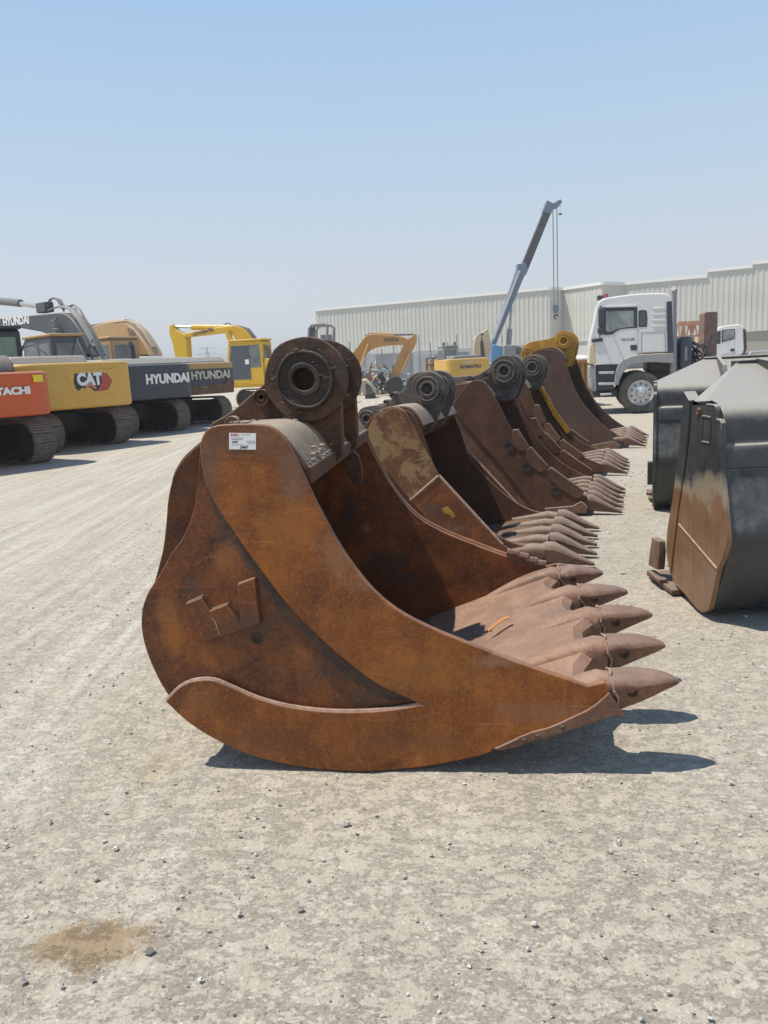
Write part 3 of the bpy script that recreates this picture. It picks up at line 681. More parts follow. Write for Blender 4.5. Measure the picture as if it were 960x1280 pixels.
# ---- the four buckets behind it
def scaled(pts, s, du=0): return [(p[0]*s+du, p[1]*s) + tuple(p[2:]) for p in pts]
def row_bucket(name_label, Fx, W, s, plates, ear, boss, eye, teeth, mats, w_ear, shell_mat='rustIn', ear_mat='earGrey', base_mat='rustC', du=0.0, far=True, smallboss=(), boss_bolts=0, far_mats=None):
    T = thing('digging_bucket', name_label, 'excavator bucket', Fx.O, Fx.a*180/pi, 'excavator buckets in a row')
    b = catmull(scaled(BASE_A[:19], s, du) + [(.8*s, .04), (teeth['ul'], max(.03, teeth['zl']-.08), 1), (teeth['ul'], teeth['zl'], 1)] + [(p[0], p[1]) for p in teeth['front']], True, 4)
    MB().prism(b, .03, .055).build('side_plate', base_mat, T, bevel=.003)
    MB().prism(b, W-.055, W-.02).build('side_plate', base_mat, T, bevel=.003)
    for k, (pl, mt) in enumerate(zip(plates, mats)):
        c = catmull(Fx.tr(pl), True, 4)
        MB().prism(c, 0, .031).build('wear_plate', mt, T, bevel=.004)
        if far: MB().prism(c, W-.025, W).build('wear_plate', (far_mats or mats)[k], T, bevel=.003)
    pf = scaled(PROF_OUT, s, du); pi_ = scaled(PROF_IN, s, du)
    pf[0] = (teeth['ul']-.06, max(.01, teeth['zl']-.08)); pf[1] = (pf[1][0], .03); pf[2] = (pf[2][0], .012)
    pi_[-1] = (teeth['ul']-.06, teeth['zl']-.01); pi_[-2] = (.55*s, min(pi_[-2][1], teeth['zl']-.02)); 
    MB().prism(catmull([(*pf[0], 1)] + pf[1:-1] + [(*pf[-1], 1), (*pi_[0], 1)] + pi_[1:-1] + [(*pi_[-1], 1)], True, 3), .055, W-.055).build('shell', shell_mat, T, bevel=.003)
    hp = catmull(scaled([(-.60, 1.17), (-.555, 1.245), (-.49, 1.298), (-.41, 1.337), (-.3, 1.352), (-.2, 1.342), (-.125, 1.28), (-.072, 1.19, 1), (-.10, 1.178, 1), (-.145, 1.25), (-.21, 1.31), (-.3, 1.322), (-.41, 1.31), (-.5, 1.25), (-.56, 1.17)], s, du), True, 3)
    MB().prism(hp, .06, W-.06).build('hinge_tube', 'rustHump' if ear_mat != 'earYellow' else 'rustE', T, lump=.004, lscale=7)
    e = catmull(Fx.tr(ear, w_ear[0]), True, 3); rnd_ = random.Random(3)
    cu, cz = Fx.uz(boss[0], boss[1], w_ear[0]-.05); r = boss[2]; h = boss[3]
    for w0 in w_ear:
        ee = MB().prism(e, w0, w0+.05).build('ear', ear_mat, T, bevel=.005)
        disc_boss('boss', ee, cu, cz, w0-.05, w0+.002, r, h, ear_mat, lump=.003, bolts=boss_bolts)
        disc_boss('boss', ee, cu, cz, w0-.018, w0+.002, r*1.22, r*.95, ear_mat, rim=False, lump=.002)
        disc_boss('boss', ee, cu, cz, w0+.049, w0+.09, r*.95, h, ear_mat, lump=.003)
        gc = MB()
        for k in range(90):
            an = rnd_.uniform(0, 2*pi); rr = h*1.2 + (r*1.25-h*1.2)*rnd_.random()
            p_, f_ = rock(.004+.010*rnd_.random()**2, .6); gc.add([(a_+cu+rr*cos(an), b_+w0-(.048 if rr < r else .016), c_+cz+rr*sin(an)) for a_, b_, c_ in p_], f_)
        gc.build('grease_crust', 'grime', ee)
        if eye:
            eu, ez = Fx.uz(eye[0], eye[1], w0 if w0 == w_ear[0] else w_ear[0])
            disc_boss('boss', ee, eu, ez, w0-.03, w0+.08, eye[2], eye[2]*.42, ear_mat, lump=.002, bolts=boss_bolts)
        for px, py, rr in smallboss:
            eu, ez = Fx.uz(px, py, w_ear[0]-.03)
            disc_boss('boss', ee, eu, ez, w0-.045, w0+.08, rr, rr*.3, ear_mat, lump=.001)
    lip_mesh(T, W, teeth['ul'], teeth['zl'], 0.0, 'rustTip', back=.5, thick=.05)
    small_teeth(T, W, teeth['n'], teeth['ul'], teeth['ut'], teeth['zl'], teeth.get('mat', 'rustTip'), hw=teeth.get('hw', .055))
    return T

FB = Frame(.39, 5.88, -17); WB = 1.4
seamB = [(513, 625, 1), (548, 594.5, 1)]
B1 = [(451, 560), (454, 548), (461, 534), (471, 517), (484, 509), (496, 509), (504.6, 514), (512, 524), (521, 540), (534, 567), (548, 594, 1), (513, 625, 1), (490, 598), (470, 575), (457, 563)]
B2 = [(513, 625.5, 1), (548, 594.5, 1), (563, 612), (582, 633), (613, 666), (628, 681), (650, 693, 1), (660, 712, 1), (600, 716, 1), (560, 678)]
earB = [(449, 513), (455, 509), (466, 507), (480, 505.5), (492, 496), (505, 486), (510, 474), (520, 466), (534, 464), (546, 467), (554, 476), (557, 490), (555, 503), (549, 517), (543, 531), (535, 540), (523, 545), (505, 535), (488, 532), (474, 536), (461, 536), (450, 531), (447, 521)]
B = row_bucket('rusty bucket with tan-streaked side, second in the row from the camera', FB, WB, .92, [B1, B2], earB, (534, 486, .098, .045), (460, 523, .068),
    dict(n=5, ul=.84, ut=1.2, zl=.13, front=[(.55, .20), (.30, .38), (.05, .66), (-.05, .95), (-.17, 1.2), (-.42, 1.22)], hw=.06), ['rustB', 'rustA2'], (.42, .82), base_mat='rustC', smallboss=((491.5, 494, .026), (482, 502, .014)), far_mats=['rustHump', 'rustA2'])
(a0, a1), (b0, b1) = FB.uz(513, 625), FB.uz(548, 594.5)
MB().tube([(a0, 0.0, a1), (b0, 0.0, b1)], .009, 8).build('weld_bead', 'weld', B, lump=.002, lscale=30)
(a0, a1), (b0, b1) = FB.uz(548, 594.5), FB.uz(628, 681)
MB().tube([(a0, .015, a1), (b0, .015, b1)], .012, 8).build('edge_bead', 'bright', B, lump=.003, lscale=20)
MB().tube([(a0, WB-.015, a1), (b0, WB-.015, b1)], .012, 8).build('edge_bead', 'bright', B, lump=.003, lscale=20)
ring_y = MB(); rx_, rz_ = FB.uz(560, 640); ring_y.prism([(rx_+x, rz_+z) for x, z in ((-.05, .03), (.0, .045), (.03, .01), (.06, -.03), (.03, -.05), (.01, -.02), (-.03, -.01))], -.0015, .004); ring_y.build('paint_mark', 'yellowStrip', B)

FC = Frame(1.17, 7.78, -18); WC = 1.5
C1 = [(566, 511), (568, 502), (577, 490), (585, 479.5), (593, 475.5), (602, 476), (609, 481), (614, 489), (623, 505), (633, 525), (642, 542), (652, 556), (668, 576), (690, 594), (712, 608), (733, 622, 1), (736, 634, 1), (722, 641, 1), (672, 641, 1), (648, 611), (625, 581), (605, 558), (582, 531)]
earC = [(563, 473), (577, 471), (593, 470), (603, 465), (613, 458), (619, 451), (630, 447), (641, 448.5), (649, 456), (651, 468), (650, 480), (646, 490), (642, 498), (633, 501), (622, 500), (610, 492), (590, 490), (563, 494)]
C = row_bucket('dark brown bucket with lugged front edges, third in the row from the camera', FC, WC, 1.0, [C1], earC, (630, 464, .115, .048), None,
    dict(n=6, ul=.87, ut=1.22, zl=.14, front=[(.60, .28), (.32, .52), (.12, .85), (-.02, 1.15), (-.12, 1.32), (-.40, 1.33)], hw=.05), ['rustC'], (.45, .85), base_mat='rustC2', smallboss=((608, 469, .04), (587.5, 474.5, .04)))
def lugs(T, Fx, W, segs, mat, hw=.05):
    for w0 in (-.012, W-.03):
        for (p, q) in segs:
            (u0, z0), (u1, z1) = Fx.uz(*p), Fx.uz(*q)
            d = Vector((u1-u0, 0, z1-z0)).normalized(); nrm = Vector((d.z, 0, -d.x))
            if nrm.x < 0: nrm = -nrm
            L = (Vector((u1, 0, z1))-Vector((u0, 0, z0))).length
            a = Vector((u0, w0, z0)); 
            prof = [(-.03, -.005), (.0, .045), (L*.5, .035), (L-.012, .03), (L-.005, -.04), (L-.04, -.075), (L*.5, -.085), (.05, -.065)]
            pts = [a + d*s_ + nrm*t_ for s_, t_ in prof]
            mb = MB(); mb.add([(v.x, w0, v.z) for v in pts] + [(v.x, w0+.07, v.z) for v in pts], [list(range(8)), list(range(15, 7, -1))] + [[i, i+8, (i+1) % 8+8, (i+1) % 8] for i in range(8)])
            lg = mb.build('edge_protector', mat, T, bevel=.006, lump=.003, lscale=12)
            c = a + d*(L*.4) - nrm*.125
            mb = MB(); mb.ring((c.x, 0, c.z), (0, 1, 0), .05, .03, w0+.002, w0+.02, 16); mb.cyl((c.x, w0+.006, c.z), (c.x, w0+.02, c.z), .0305, n=12)
            mb.build('bolt', 'grime', lg)
lugs(C, FC, WC, [((643, 540), (659, 562)), ((660, 563), (684, 587)), ((686, 589), (730, 618))], 'rustC2')
hx, hz = FC.uz(631, 571); MB().cyl((hx, -.001, hz), (hx, .004, hz), .022, n=16).build('drain_hole', 'grime', C)
sb = catmull(FC.tr([(681, 635, 1), (716, 632, 1), (727, 626, 1), (735, 633, 1), (733, 641, 1), (683, 641, 1)]), True, 1)
MB().prism(sb, -.03, .01).build('heel_guard', 'rustTip', C, bevel=.005)

FD = Frame(2.04, 10.28, -18); WD = 1.5
D1 = [(-.46, 1.10), (-.44, 1.22), (-.36, 1.30), (-.2, 1.31), (-.1, 1.24), (0, 1.0), (.12, .75), (.3, .5), (.55, .3), (.86, .15, 1), (.88, .06, 1), (.4, .02, 1), (.1, .35), (-.2, .75)]
def inv(Fx, pts): return pts
class _Raw(Frame):
    def tr(self, pts, w=0.0):
        return [tuple(p) for p in pts] if abs(pts[0][0]) < 5 else Frame.tr(self, pts, w)
FD = _Raw(2.04, 10.28, -18)
earD = [(651, 456), (653, 449), (660, 444), (668, 443.5), (676, 447), (680, 456), (680, 466), (676, 476), (672, 485), (667, 489), (661, 486), (655, 480), (645, 477), (630, 480), (630, 469), (642, 465)]
D = row_bucket('dark bucket with yellow strip inside, fourth in the row from the camera', FD, WD, .98, [D1], earD, (665, 459, .115, .055), None,
    dict(n=5, ul=.87, ut=1.2, zl=.14, front=[(.55, .28), (.3, .48), (.12, .73), (0, .98), (-.1, 1.22), (-.36, 1.28)], hw=.052), ['rustC'], (.45, .9), base_mat='rustC2')
lD = [((.03, .93), (.14, .70)), ((.16, .68), (.33, .47)), ((.35, .45), (.62, .26))]
class _L:
    uz = staticmethod(lambda a, b: (a, b))
lugs(D, _L, WD, lD, 'rustC2')
s0 = Vector((-.07, 1.12)); s1 = Vector((.35, .44))
MB().prism([(-.10, 1.10), (-.03, 1.14), (.16, .76), (.37, .47), (.31, .42), (.10, .72)], WD-.075, WD-.050).build('wear_strip', 'yellowStrip', D, bevel=.003)

FE = Frame(3.25, 13.21, -20); WE = 1.9
E1 = [(664, 458), (666, 447), (672, 441), (681, 436.5), (695, 438.6), (703, 445), (708.5, 457), (717, 482), (727.5, 502), (742, 519.6), (759.6, 537), (767, 549, 1), (776, 556, 1), (774, 563, 1), (735, 563, 1), (700, 553), (680, 520), (668, 485)]
earE = [(651, 446), (652, 437), (657, 430.5), (664, 427.5), (674, 425.5), (686, 423.5), (694, 419.5), (700, 415.5), (708, 414.5), (716, 419), (719, 428), (718, 438), (715, 448), (711, 458), (704, 458), (692, 452), (678, 452), (668, 455), (658, 454)]
Eb = row_bucket('grey-brown bucket with yellow hinge ears, farthest in the row', FE, WE, 1.27, [E1], earE, (704.5, 426, .125, .06), (660.5, 442.5, .11),
    dict(n=5, ul=.87, ut=1.22, zl=.15, front=[(.62, .32), (.3, .6), (.08, .95), (-.05, 1.3), (-.22, 1.62), (-.5, 1.65)], hw=.06), ['rustE'], (.55, 1.15), base_mat='rustE', ear_mat='earYellow', boss_bolts=12)
sb = catmull(FE.tr([(740, 556, 1), (766, 551, 1), (776, 557, 1), (772, 562, 1), (742, 561.5, 1)]), True, 1)
MB().prism(sb, -.03, .01).build('heel_guard', 'rustTip', Eb, bevel=.005)
#PART3
# ------------------------------------------------------------------ paints and shared materials
M['cat_yellow'] = paint('yellow_tan_paint', (.72, .42, .075), .42, dirt_amt=.22)
M['hitachi'] = paint('orange_red_paint', (.64, .105, .018), .42, dirt_amt=.28)
M['navy'] = paint('dark_slate_paint', (.040, .052, .068), .4, dirt_amt=.18)
M['slate'] = paint('slate_boom_paint', (.07, .09, .11), .5, dirt_amt=.28)
M['tan_top'] = paint('tan_paint', (.50, .315, .11), .5, dirt_amt=.4)
M['komatsu'] = paint('bright_yellow_paint', (.72, .44, .02), .4, dirt_amt=.3)
M['j1'] = plain('junk_dark', (.05, .05, .05), .7); M['cabin'] = paint('grey_green_paint', (.30, .34, .32), .6, dirt_amt=.3)
M['komatsu_old'] = paint('faded_yellow_paint', (.74, .45, .08), .5, dirt_amt=.4)
M['arm_orange'] = paint('faded_orange_paint', (.56, .29, .09), .5, dirt_amt=.4)
M['cream'] = paint('cream_boom_paint', (.66, .52, .33), .5, dirt_amt=.4, chips=(.25, .16, .1))
M['tan_boom'] = paint('tan_boom_paint', (.55, .36, .17), .5, dirt_amt=.45)
M['hood_grey'] = paint('grey_hood_paint', (.26, .27, .27), .5, dirt_amt=.4)
M['hood_dark'] = paint('dark_hood_paint', (.10, .105, .115), .5, dirt_amt=.4)
M['hood_blue'] = paint('grey_blue_hood', (.22, .26, .30), .5, dirt_amt=.35)
M['black'] = plain('black_metal', (.035, .035, .038), .5)
M['rubber'] = plain('rubber', (.045, .045, .047), .8)
M['hose'] = plain('hose_grey', (.16, .16, .16), .55)
M['steel'] = plain('steel', (.45, .45, .45), .35, metal=.7)
M['chrome_rod'] = plain('cylinder_rod', (.55, .55, .54), .3, metal=.6)
M['shoe'] = rust('track_shoes', (.20, .165, .135), (.10, .08, .065), (.29, .25, .21), DUST, .5, streak=.1, soot=.3, scale=2)
M['frame'] = plain('dark_undercarriage', (.05, .045, .042), .8)
M['cabglass'] = glass('cab_glass', (.16, .19, .19))
M['painted_green_glass'] = glass('glass_painted_green_reflection', (.18, .30, .19))  # reflection of greenery is put into the glass colour
M['letter'] = plain('white_lettering', (.80, .80, .78), .5)
M['letter_dim'] = plain('faded_lettering', (.55, .50, .40), .6)
M['letter_dark'] = plain('dark_lettering', (.09, .075, .07), .6)
M['letter_navy'] = plain('navy_lettering', (.09, .07, .12), .6)
M['cat_red'] = plain('decal_red', (.45, .08, .06), .5); M['cat_orange'] = plain('decal_orange', (.62, .27, .12), .5)
M['warn'] = plain('warning_yellow', (.80, .62, .02), .5)
M['rustymetal'] = rust('rusty_skirt', (.17, .085, .05), (.08, .045, .03), (.24, .13, .08), DUST, .3, seed=3.3)

# ------------------------------------------------------------------ tracked excavators
def track(parent, y0, y1, L, h):
    r = h/2; n = 46; path = []
    straight = 2*L - 2*r; per = 2*straight + 2*pi*r
    def at(s):
        s %= per
        if s < straight: return (-L+r+s, h, 0)
        s -= straight
        if s < pi*r: a = s/r; return (L-r+r*sin(a), r+r*cos(a), -a)
        s -= pi*r
        if s < straight: return (L-r-s, 0, -pi)
        s -= straight; a = s/r
        return (-L+r-r*sin(a), r-r*cos(a), -pi-a)
    mb = MB(); sl = per/n
    for i in range(n):
        x, z, a = at(i*sl); Mx = Matrix.Translation((x, 0, z)) @ Matrix.Rotation(-a, 4, 'Y')
        mb.box(-sl*.46, sl*.46, y0, y1, -.035, -.012, Mx)
        for k in (-.36, 0, .36): mb.box(sl*k-.012, sl*k+.012, y0+.01, y1-.01, -.013, .018, Mx)
    tr = mb.build('track', 'shoe', parent)
    c = (y0+y1)/2
    fr = MB(); fr.box(-L+r*1.2, L-r*1.2, c-.12, c+.12, r*.55, h*.72); fr.box(-L+r*.8, L-r*.8, c-.09, c+.09, h*.4, h*.9)
    fr.build('track_frame', 'frame', parent, bevel=.02)
    for sx in (-1, 1):
        wl = MB(); wl.cyl((sx*(L-r), c-.14, r), (sx*(L-r), c+.14, r), r-.06, n=28); wl.cyl((sx*(L-r), c-.18, r), (sx*(L-r), c+.18, r), r*.35, n=16)
        for k in range(10):
            t = 2*pi*k/10; wl.cyl((sx*(L-r)+r*.6*cos(t), c-.155, r+r*.6*sin(t)), (sx*(L-r)+r*.6*cos(t), c+.155, r+r*.6*sin(t)), .02, n=6)
        wl.build('sprocket' if sx < 0 else 'idler', 'frame', parent, bevel=.01)
    for k in range(7):
        x = -L+r*1.6 + (2*L-3.2*r)*k/6
        MB().cyl((x, c-.16, .16), (x, c+.16, .16), .11, n=14).build('roller', 'frame', parent)

def house_outline(x0, x1, hw, rad):
    pts = [(x0, -hw, 1), (x1-rad, -hw), (x1-rad*.29, -hw+rad*.29), (x1+.03, -hw+rad+.1), (x1+.07, 0), (x1+.03, hw-rad-.1), (x1-rad*.29, hw-rad*.29), (x1-rad, hw), (x0, hw, 1)]
    return catmull(pts, True, 4)

def undercarriage(T, dyaw, L=1.9, out=1.25, shoe=.5, h=.86):
    """tracks turned by dyaw against the house"""
    e = T
    Rm = Matrix.Rotation(R(dyaw), 4, 'Z')
    before = set(bpy.data.objects)
    track(e, out-shoe, out, L, h); track(e, -out, -out+shoe, L, h)
    MB().box(-.7, .7, -out+shoe*.5, out-shoe*.5, .35, .75).box(-.9, .9, -.5, .5, .4, .85).build('carbody', 'frame', e, bevel=.03)
    for o in set(bpy.data.objects) - before:
        o.rotation_euler = (0, 0, R(dyaw))
    MB().cyl((0, 0, .8), (0, 0, 1.02), .62, n=32).build('slew_ring', 'frame', e)

def cab(T, x0, x1, y0, y1, z0, z1, m_body, m_glass, roof_mat=None):
    """upright operator cab, front at x0"""
    c = MB()
    prof = [(x0+.05, z0), (x1, z0), (x1, z1-.08), (x1-.1, z1), (x0+.30, z1), (x0+.16, z1-.08), (x0, z0+.75)]
    c.prism(prof, y0, y1); body = c.build('cab', m_body, T, bevel=.03)
    g_ = MB(); g_.box(x1+.001, x1+.006, y0+.14, y1-.14, z0+.75, z1-.2); g_.build('window', m_glass, body)
    g_ = MB(); g_.prism([(x0+.12, z0+.75), (x0+.55*(x1-x0), z0+.75), (x0+.55*(x1-x0), z1-.18), (x0+.27, z1-.18)], y0-.006, y0-.001); g_.build('window', m_glass, body)
    g_ = MB(); g_.prism([(x0+.62*(x1-x0), z0+.75), (x1-.1, z0+.75), (x1-.12, z1-.18), (x0+.62*(x1-x0), z1-.18)], y0-.006, y0-.001); g_.build('window', m_glass, body)
    d = MB(); d.prism([(x0+.06, z0+.1), (x0+.585*(x1-x0), z0+.1), (x0+.585*(x1-x0), z0+.70), (x0+.06, z0+.70)], y0-.008, y0-.001); d.build('door_panel', m_body, body, bevel=.01)
    r_ = MB(); r_.box(x0+.15, x1+.03, y0-.03, y1+.03, z1-.01, z1+.07); r_.build('cab_roof', roof_mat or m_body, body, bevel=.03)
    return body

def counterweight(T, x0, x1, hw, rad, z0, z1, mat, top=None):
    o = house_outline(x0, x1, hw, rad)
    cw = MB().prism(o, z0, z1, 'z').build('counterweight', mat, T, bevel=.07, seg=4)
    return cw

def seg_hoses(T, pts, k, off, mat='hose', r=.022, name='hose'):
    for i in range(k):
        y = -.12 + .24*i/max(1, k-1)
        MB().tube([(p[0], y, p[1] + off*(1 + .25*sin(3*i+j))) for j, p in enumerate(pts)], r, 6).build(name, mat, T)

def boom_prism(T, Fx, px, w0, w1, mat, name='boom', bevel=.03, step=3):
    return MB().prism(catmull(Fx.tr([(*p,) for p in px], (w0+w1)/2), True, step), w0, w1).build(name, mat, T, bevel=bevel)

def tube_px(T, Fx, px, r, mat, name, w=0.0, n=10):
    return MB().tube([(Fx.uz(*p, w)[0], w, Fx.uz(*p, w)[1]) for p in px], r, n).build(name, mat, T)

GE = 'excavators parked along the left of the yard'
YH = -40; DT = 10
# --- orange-red one, nearest
F1 = Frame(-8.78, 15.55, YH)
T = thing('tracked_excavator', 'orange-red excavator nearest on the left, only its rear corner in frame', 'excavator', F1.O, YH, GE)
undercarriage(T, DT)
cw = counterweight(T, 1.0, 2.2, 1.4, .42, .98, 1.80, 'hitachi')
MB().box(-2.0, 1.1, -1.35, 1.35, .98, 1.75).build('house_body', 'hitachi', T, bevel=.03)
hd = MB().prism([(-.6, 1.75), (2.0, 1.79), (1.93, 1.98), (1.75, 2.12), (-.6, 2.16)], -1.3, .78).build('engine_hood', 'hood_dark', T, bevel=.05)
cab(T, -2.0, -.3, -1.42, -.45, 1.0, 2.9, 'black', 'painted_green_glass')
text('HITACHI', 'lettering', 'letter', cw, (2.285, .43, 1.45), .175, FACE_REAR, width=.84, bold=.010, thick=.004)
wp = MB().box(2.16, 2.168, .93, 1.19, 1.60, 1.73).build('warning_sticker', 'warn', cw, Mx=Matrix.Translation((2.16, 1.06, 0)) @ Matrix.Rotation(R(24), 4, 'Z') @ Matrix.Translation((-2.125, -1.06, 0)))
BO = MB().prism([(-1.9, 1.1), (-1.9, 1.6), (-3.2, 2.3), (-4.2, 2.3), (-7.0, .9), (-7.0, .5), (-4.2, 1.7), (-3.3, 1.7)], .0, .44).build('boom', 'hitachi', T, bevel=.03)

# --- yellow-tan one with the two-tone emblem
F2 = Frame(-8.43, 19.37, YH)
T = thing('tracked_excavator', 'yellow-tan excavator with three-letter logo and red hexagon on its counterweight', 'excavator', F2.O, YH, GE)
undercarriage(T, DT)
cw = counterweight(T, .9, 2.2, 1.45, .42, .96, 2.0, 'cat_yellow')
MB().box(-2.0, 1.0, -1.4, 1.4, .98, 1.9).build('house_body', 'cat_yellow', T, bevel=.03)
pan = MB(); pan.prism(catmull([(-.42, 1.83, 1), (.92, 1.83, 1), (.96, 1.5), (.86, 1.30, 1), (-.2, 1.26, 1)], True, 2), 2.262, 2.274, 'x').build('raised_panel', 'cat_yellow', cw, bevel=.008)
pan = MB(); pan.prism(catmull([(-1.15, 1.55, 1), (-.72, 1.55, 1), (-.5, 1.4), (-.42, 1.12, 1), (-1.15, 1.12, 1)], True, 2), 2.228, 2.236, 'x').build('lower_panel', 'cat_yellow', cw, bevel=.008)
lx = 2.278
dec = MB(); dec.prism([(-.16, 1.745), (.52, 1.745), (.64, 1.72), (.76, 1.545), (.64, 1.36), (.50, 1.335), (.28, 1.335), (.2, 1.42), (-.02, 1.42), (-.10, 1.36), (-.17, 1.42), (-.20, 1.55)], lx-.004, lx, 'x').build('logo_backing', 'black', cw)
MB().prism([(.46, 1.735), (.62, 1.715), (.745, 1.545), (.63, 1.37), (.50, 1.345), (.36, 1.345), (.5, 1.53)], lx, lx+.003, 'x').build('logo_hexagon', 'cat_red', cw)
MB().prism([(.05, 1.42), (.19, 1.56), (.33, 1.42), (.33, 1.36), (.19, 1.47), (.05, 1.36)], lx+.003, lx+.007, 'x').build('logo_triangle', 'cat_orange', cw)
text('CAT', 'lettering', 'letter', cw, (lx+.004, .19, 1.6), .36, FACE_REAR, width=.62, bold=.022, thick=.003)
hd = MB().prism([(-.2, 1.9), (1.9, 1.98), (1.75, 2.17), (-.2, 2.2)], -1.35, .45).build('engine_hood', 'hood_grey', T, bevel=.05)
for k in range(9): MB().box(1.0+.05*k, 1.02+.05*k, .30, .453, 2.03, 2.16).build('hood_vent', 'black', hd)
cab(T, -1.8, -.1, -1.1, -.1, 1.0, 2.9, 'black', 'painted_green_glass')
for k in range(2): MB().tube([(-.3, -.3+k*.1, 2.1), (-.1, -.2+k*.15, 2.45+.05*k), (.3, 0, 2.5), (.6, .25, 2.15)], .03, 7).build('hose', 'hose', T)
MB().prism([(-1.9, 1.1), (-1.9, 1.6), (-3.2, 2.3), (-4.2, 2.3), (-7.0, .9), (-7.0, .5), (-4.2, 1.7), (-3.3, 1.7)], .0, .44).build('boom', 'cat_yellow', T, bevel=.03)

# --- dark slate one
F3 = Frame(-7.84, 23.02, YH)
T = thing('tracked_excavator', 'dark slate excavator with tan cab roof and a white word on its boom', 'excavator', F3.O, YH, GE)
undercarriage(T, DT)
cw = counterweight(T, .9, 2.2, 1.45, .38, .98, 1.93, 'navy')
MB().box(-2.0, 1.0, -1.4, 1.4, .98, 1.85).build('house_body', 'navy', T, bevel=.03)
MB().prism([(-1.2, 1.10), (1.2, 1.10), (1.2, 1.13), (-1.2, 1.13)], 2.232, 2.262, 'x').build('trim_line', 'navy', cw, bevel=.006)
text('HYUNDAI', 'lettering', 'letter', cw, (2.29, .46, 1.52), .34, FACE_REAR, width=1.42, bold=.018, thick=.004)
MB().box(2.18, 2.19, -1.02, -.80, 1.72, 1.84).build('warning_sticker', 'warn', cw)
hd = MB().prism([(-1.0, 1.85), (1.9, 1.93), (1.7, 2.09), (-1.0, 2.2)], -1.2, 1.3).build('engine_hood', 'hood_blue', T, bevel=.06)
MB().cyl((.2, .8, 2.1), (.2, .8, 2.55), .06, n=12).cyl((.2, .8, 2.5), (.12, .8, 2.62), .07, n=12).build('exhaust', 'black', T)
cab(T, -2.0, -.25, -1.45, -.45, 1.0, 2.85, 'slate', 'cabglass', 'tan_top')
bm_ = [(-40, 402), (0, 399), (40, 395), (84, 391, 1), (95, 395), (108, 412), (124, 445, 1), (100, 447, 1), (88, 432), (70, 418), (40, 411), (0, 406), (-40, 408, 1)]
bo = boom_prism(T, F3, bm_, -.25, .25, 'slate')
tube_px(T, F3, [(-60, 371), (0, 376.5), (26, 379)], .12, 'hose', 'boom_cylinder'); tube_px(T, F3, [(14, 378), (50, 383)], .075, 'chrome_rod', 'cylinder_rod')
MB().box(F3.uz(50, 383)[0], F3.uz(62, 385)[0], -.15, .15, F3.uz(50, 392)[1], F3.uz(50, 379)[1]).build('bracket', 'slate', T, bevel=.03)
for i in range(6):
    y = -.24 + .095*i
    pts = [(60+i*.8, 388-i*.3), (72+i*1.5, 383.5-i*.5), (86+i*1.5, 386), (97+i*1.5, 400), (106+i*1.8, 415), (116+i*1.8, 433)]
    MB().tube([(F3.uz(*p, y)[0], y, F3.uz(*p, y)[1]) for p in pts], .024, 6).build('hose', 'hood_grey' if i % 2 else 'hose', T)
for k in range(3):
    pts = [(58, 384), (62+k*2, 374-k), (70+k*3, 373+k), (76+k*2, 383), (80, 389)]
    tube_px(T, F3, pts, .022, 'hose', 'hose', w=-.1+.1*k, n=6)
tube_px(T, F3, [(84, 384), (92, 381), (100, 387), (106, 398), (112, 412)], .03, 'hose', 'hose', w=.2, n=6)
cp = []
for k in range(61):
    t = k/60; px = 67+t*9.5; py = 398+t*38
    u_, z_ = F3.uz(px, py, -.4); cp.append((u_+.10*cos(t*2*pi*8), -.4+.08*sin(t*2*pi*8), z_))
MB().tube(cp, .022, 6).build('coiled_hose', 'hose', T)
(a0, a1) = F3.uz(20, 401.5, -.25)
text('HYUNDAI', 'lettering', 'letter', bo, (a0, -.257, a1), .34, (R(90), R(1.5), 0), width=F3.uz(36, 401, -.25)[0]-F3.uz(3.5, 401, -.25)[0], bold=.014, thick=.003)
fx, fz = F3.uz(54, 448, -1.5)
for k in range(2): MB().tube([(-.3, -.7+k*.5, 2.1), (-.4, -.75+k*.5, 2.5), (-.2, -.7+k*.5, 2.75), (.1, -.7+k*.5, 2.3), (.2, -.6+k*.5, 2.1)], .03, 7).build('hose', 'hose', T)

# --- tan and slate one
F4 = Frame(-7.12, 25.87, YH)
T = thing('tracked_excavator', 'tan-topped excavator with slate band and rusty counterweight bottom', 'excavator', F4.O, YH, GE)
undercarriage(T, DT)
cw = counterweight(T, .9, 2.2, 1.45, .38, .98, 1.96, 'tan_top')
o = house_outline(.9, 2.212, 1.462, .38)
MB().prism(o, 1.22, 1.76, 'z').build('painted_band', 'navy', cw)
sk = [(-1.2, .97), (1.15, .97), (1.2, 1.38), (1.0, 1.40), (.8, 1.24), (.4, 1.3), (.1, 1.16), (-.3, 1.24), (-.7, 1.14), (-1.2, 1.2)]
MB().prism([(a, b+.01) for a, b in sk], 2.25, 2.298, 'x').build('rusty_skirt', 'rustymetal', cw, bevel=.006, lump=.01)
MB().box(-2.0, 1.0, -1.4, 1.4, .98, 1.85).build('house_body', 'tan_top', T, bevel=.03)
text('HYUNDAI', 'lettering', 'letter_dim', cw, (2.303, .30, 1.56), .33, FACE_REAR, width=1.5, bold=.014, thick=.003)
MB().prism([(-1.0, 1.85), (1.9, 1.96), (1.7, 2.12), (-1.0, 2.24)], -.9, 1.3).build('engine_hood', 'hood_blue', T, bevel=.06)
cab(T, -2.0, -.3, -1.45, -.45, 1.0, 2.85, 'tan_boom', 'cabglass')
tb = [(116, 414), (122, 408), (150, 401.5), (162, 402, 1), (176, 412), (190, 432), (196, 445, 1), (160, 445, 1), (152, 430), (120, 424)]
bo = boom_prism(T, F4, tb, -.25, .25, 'tan_boom')
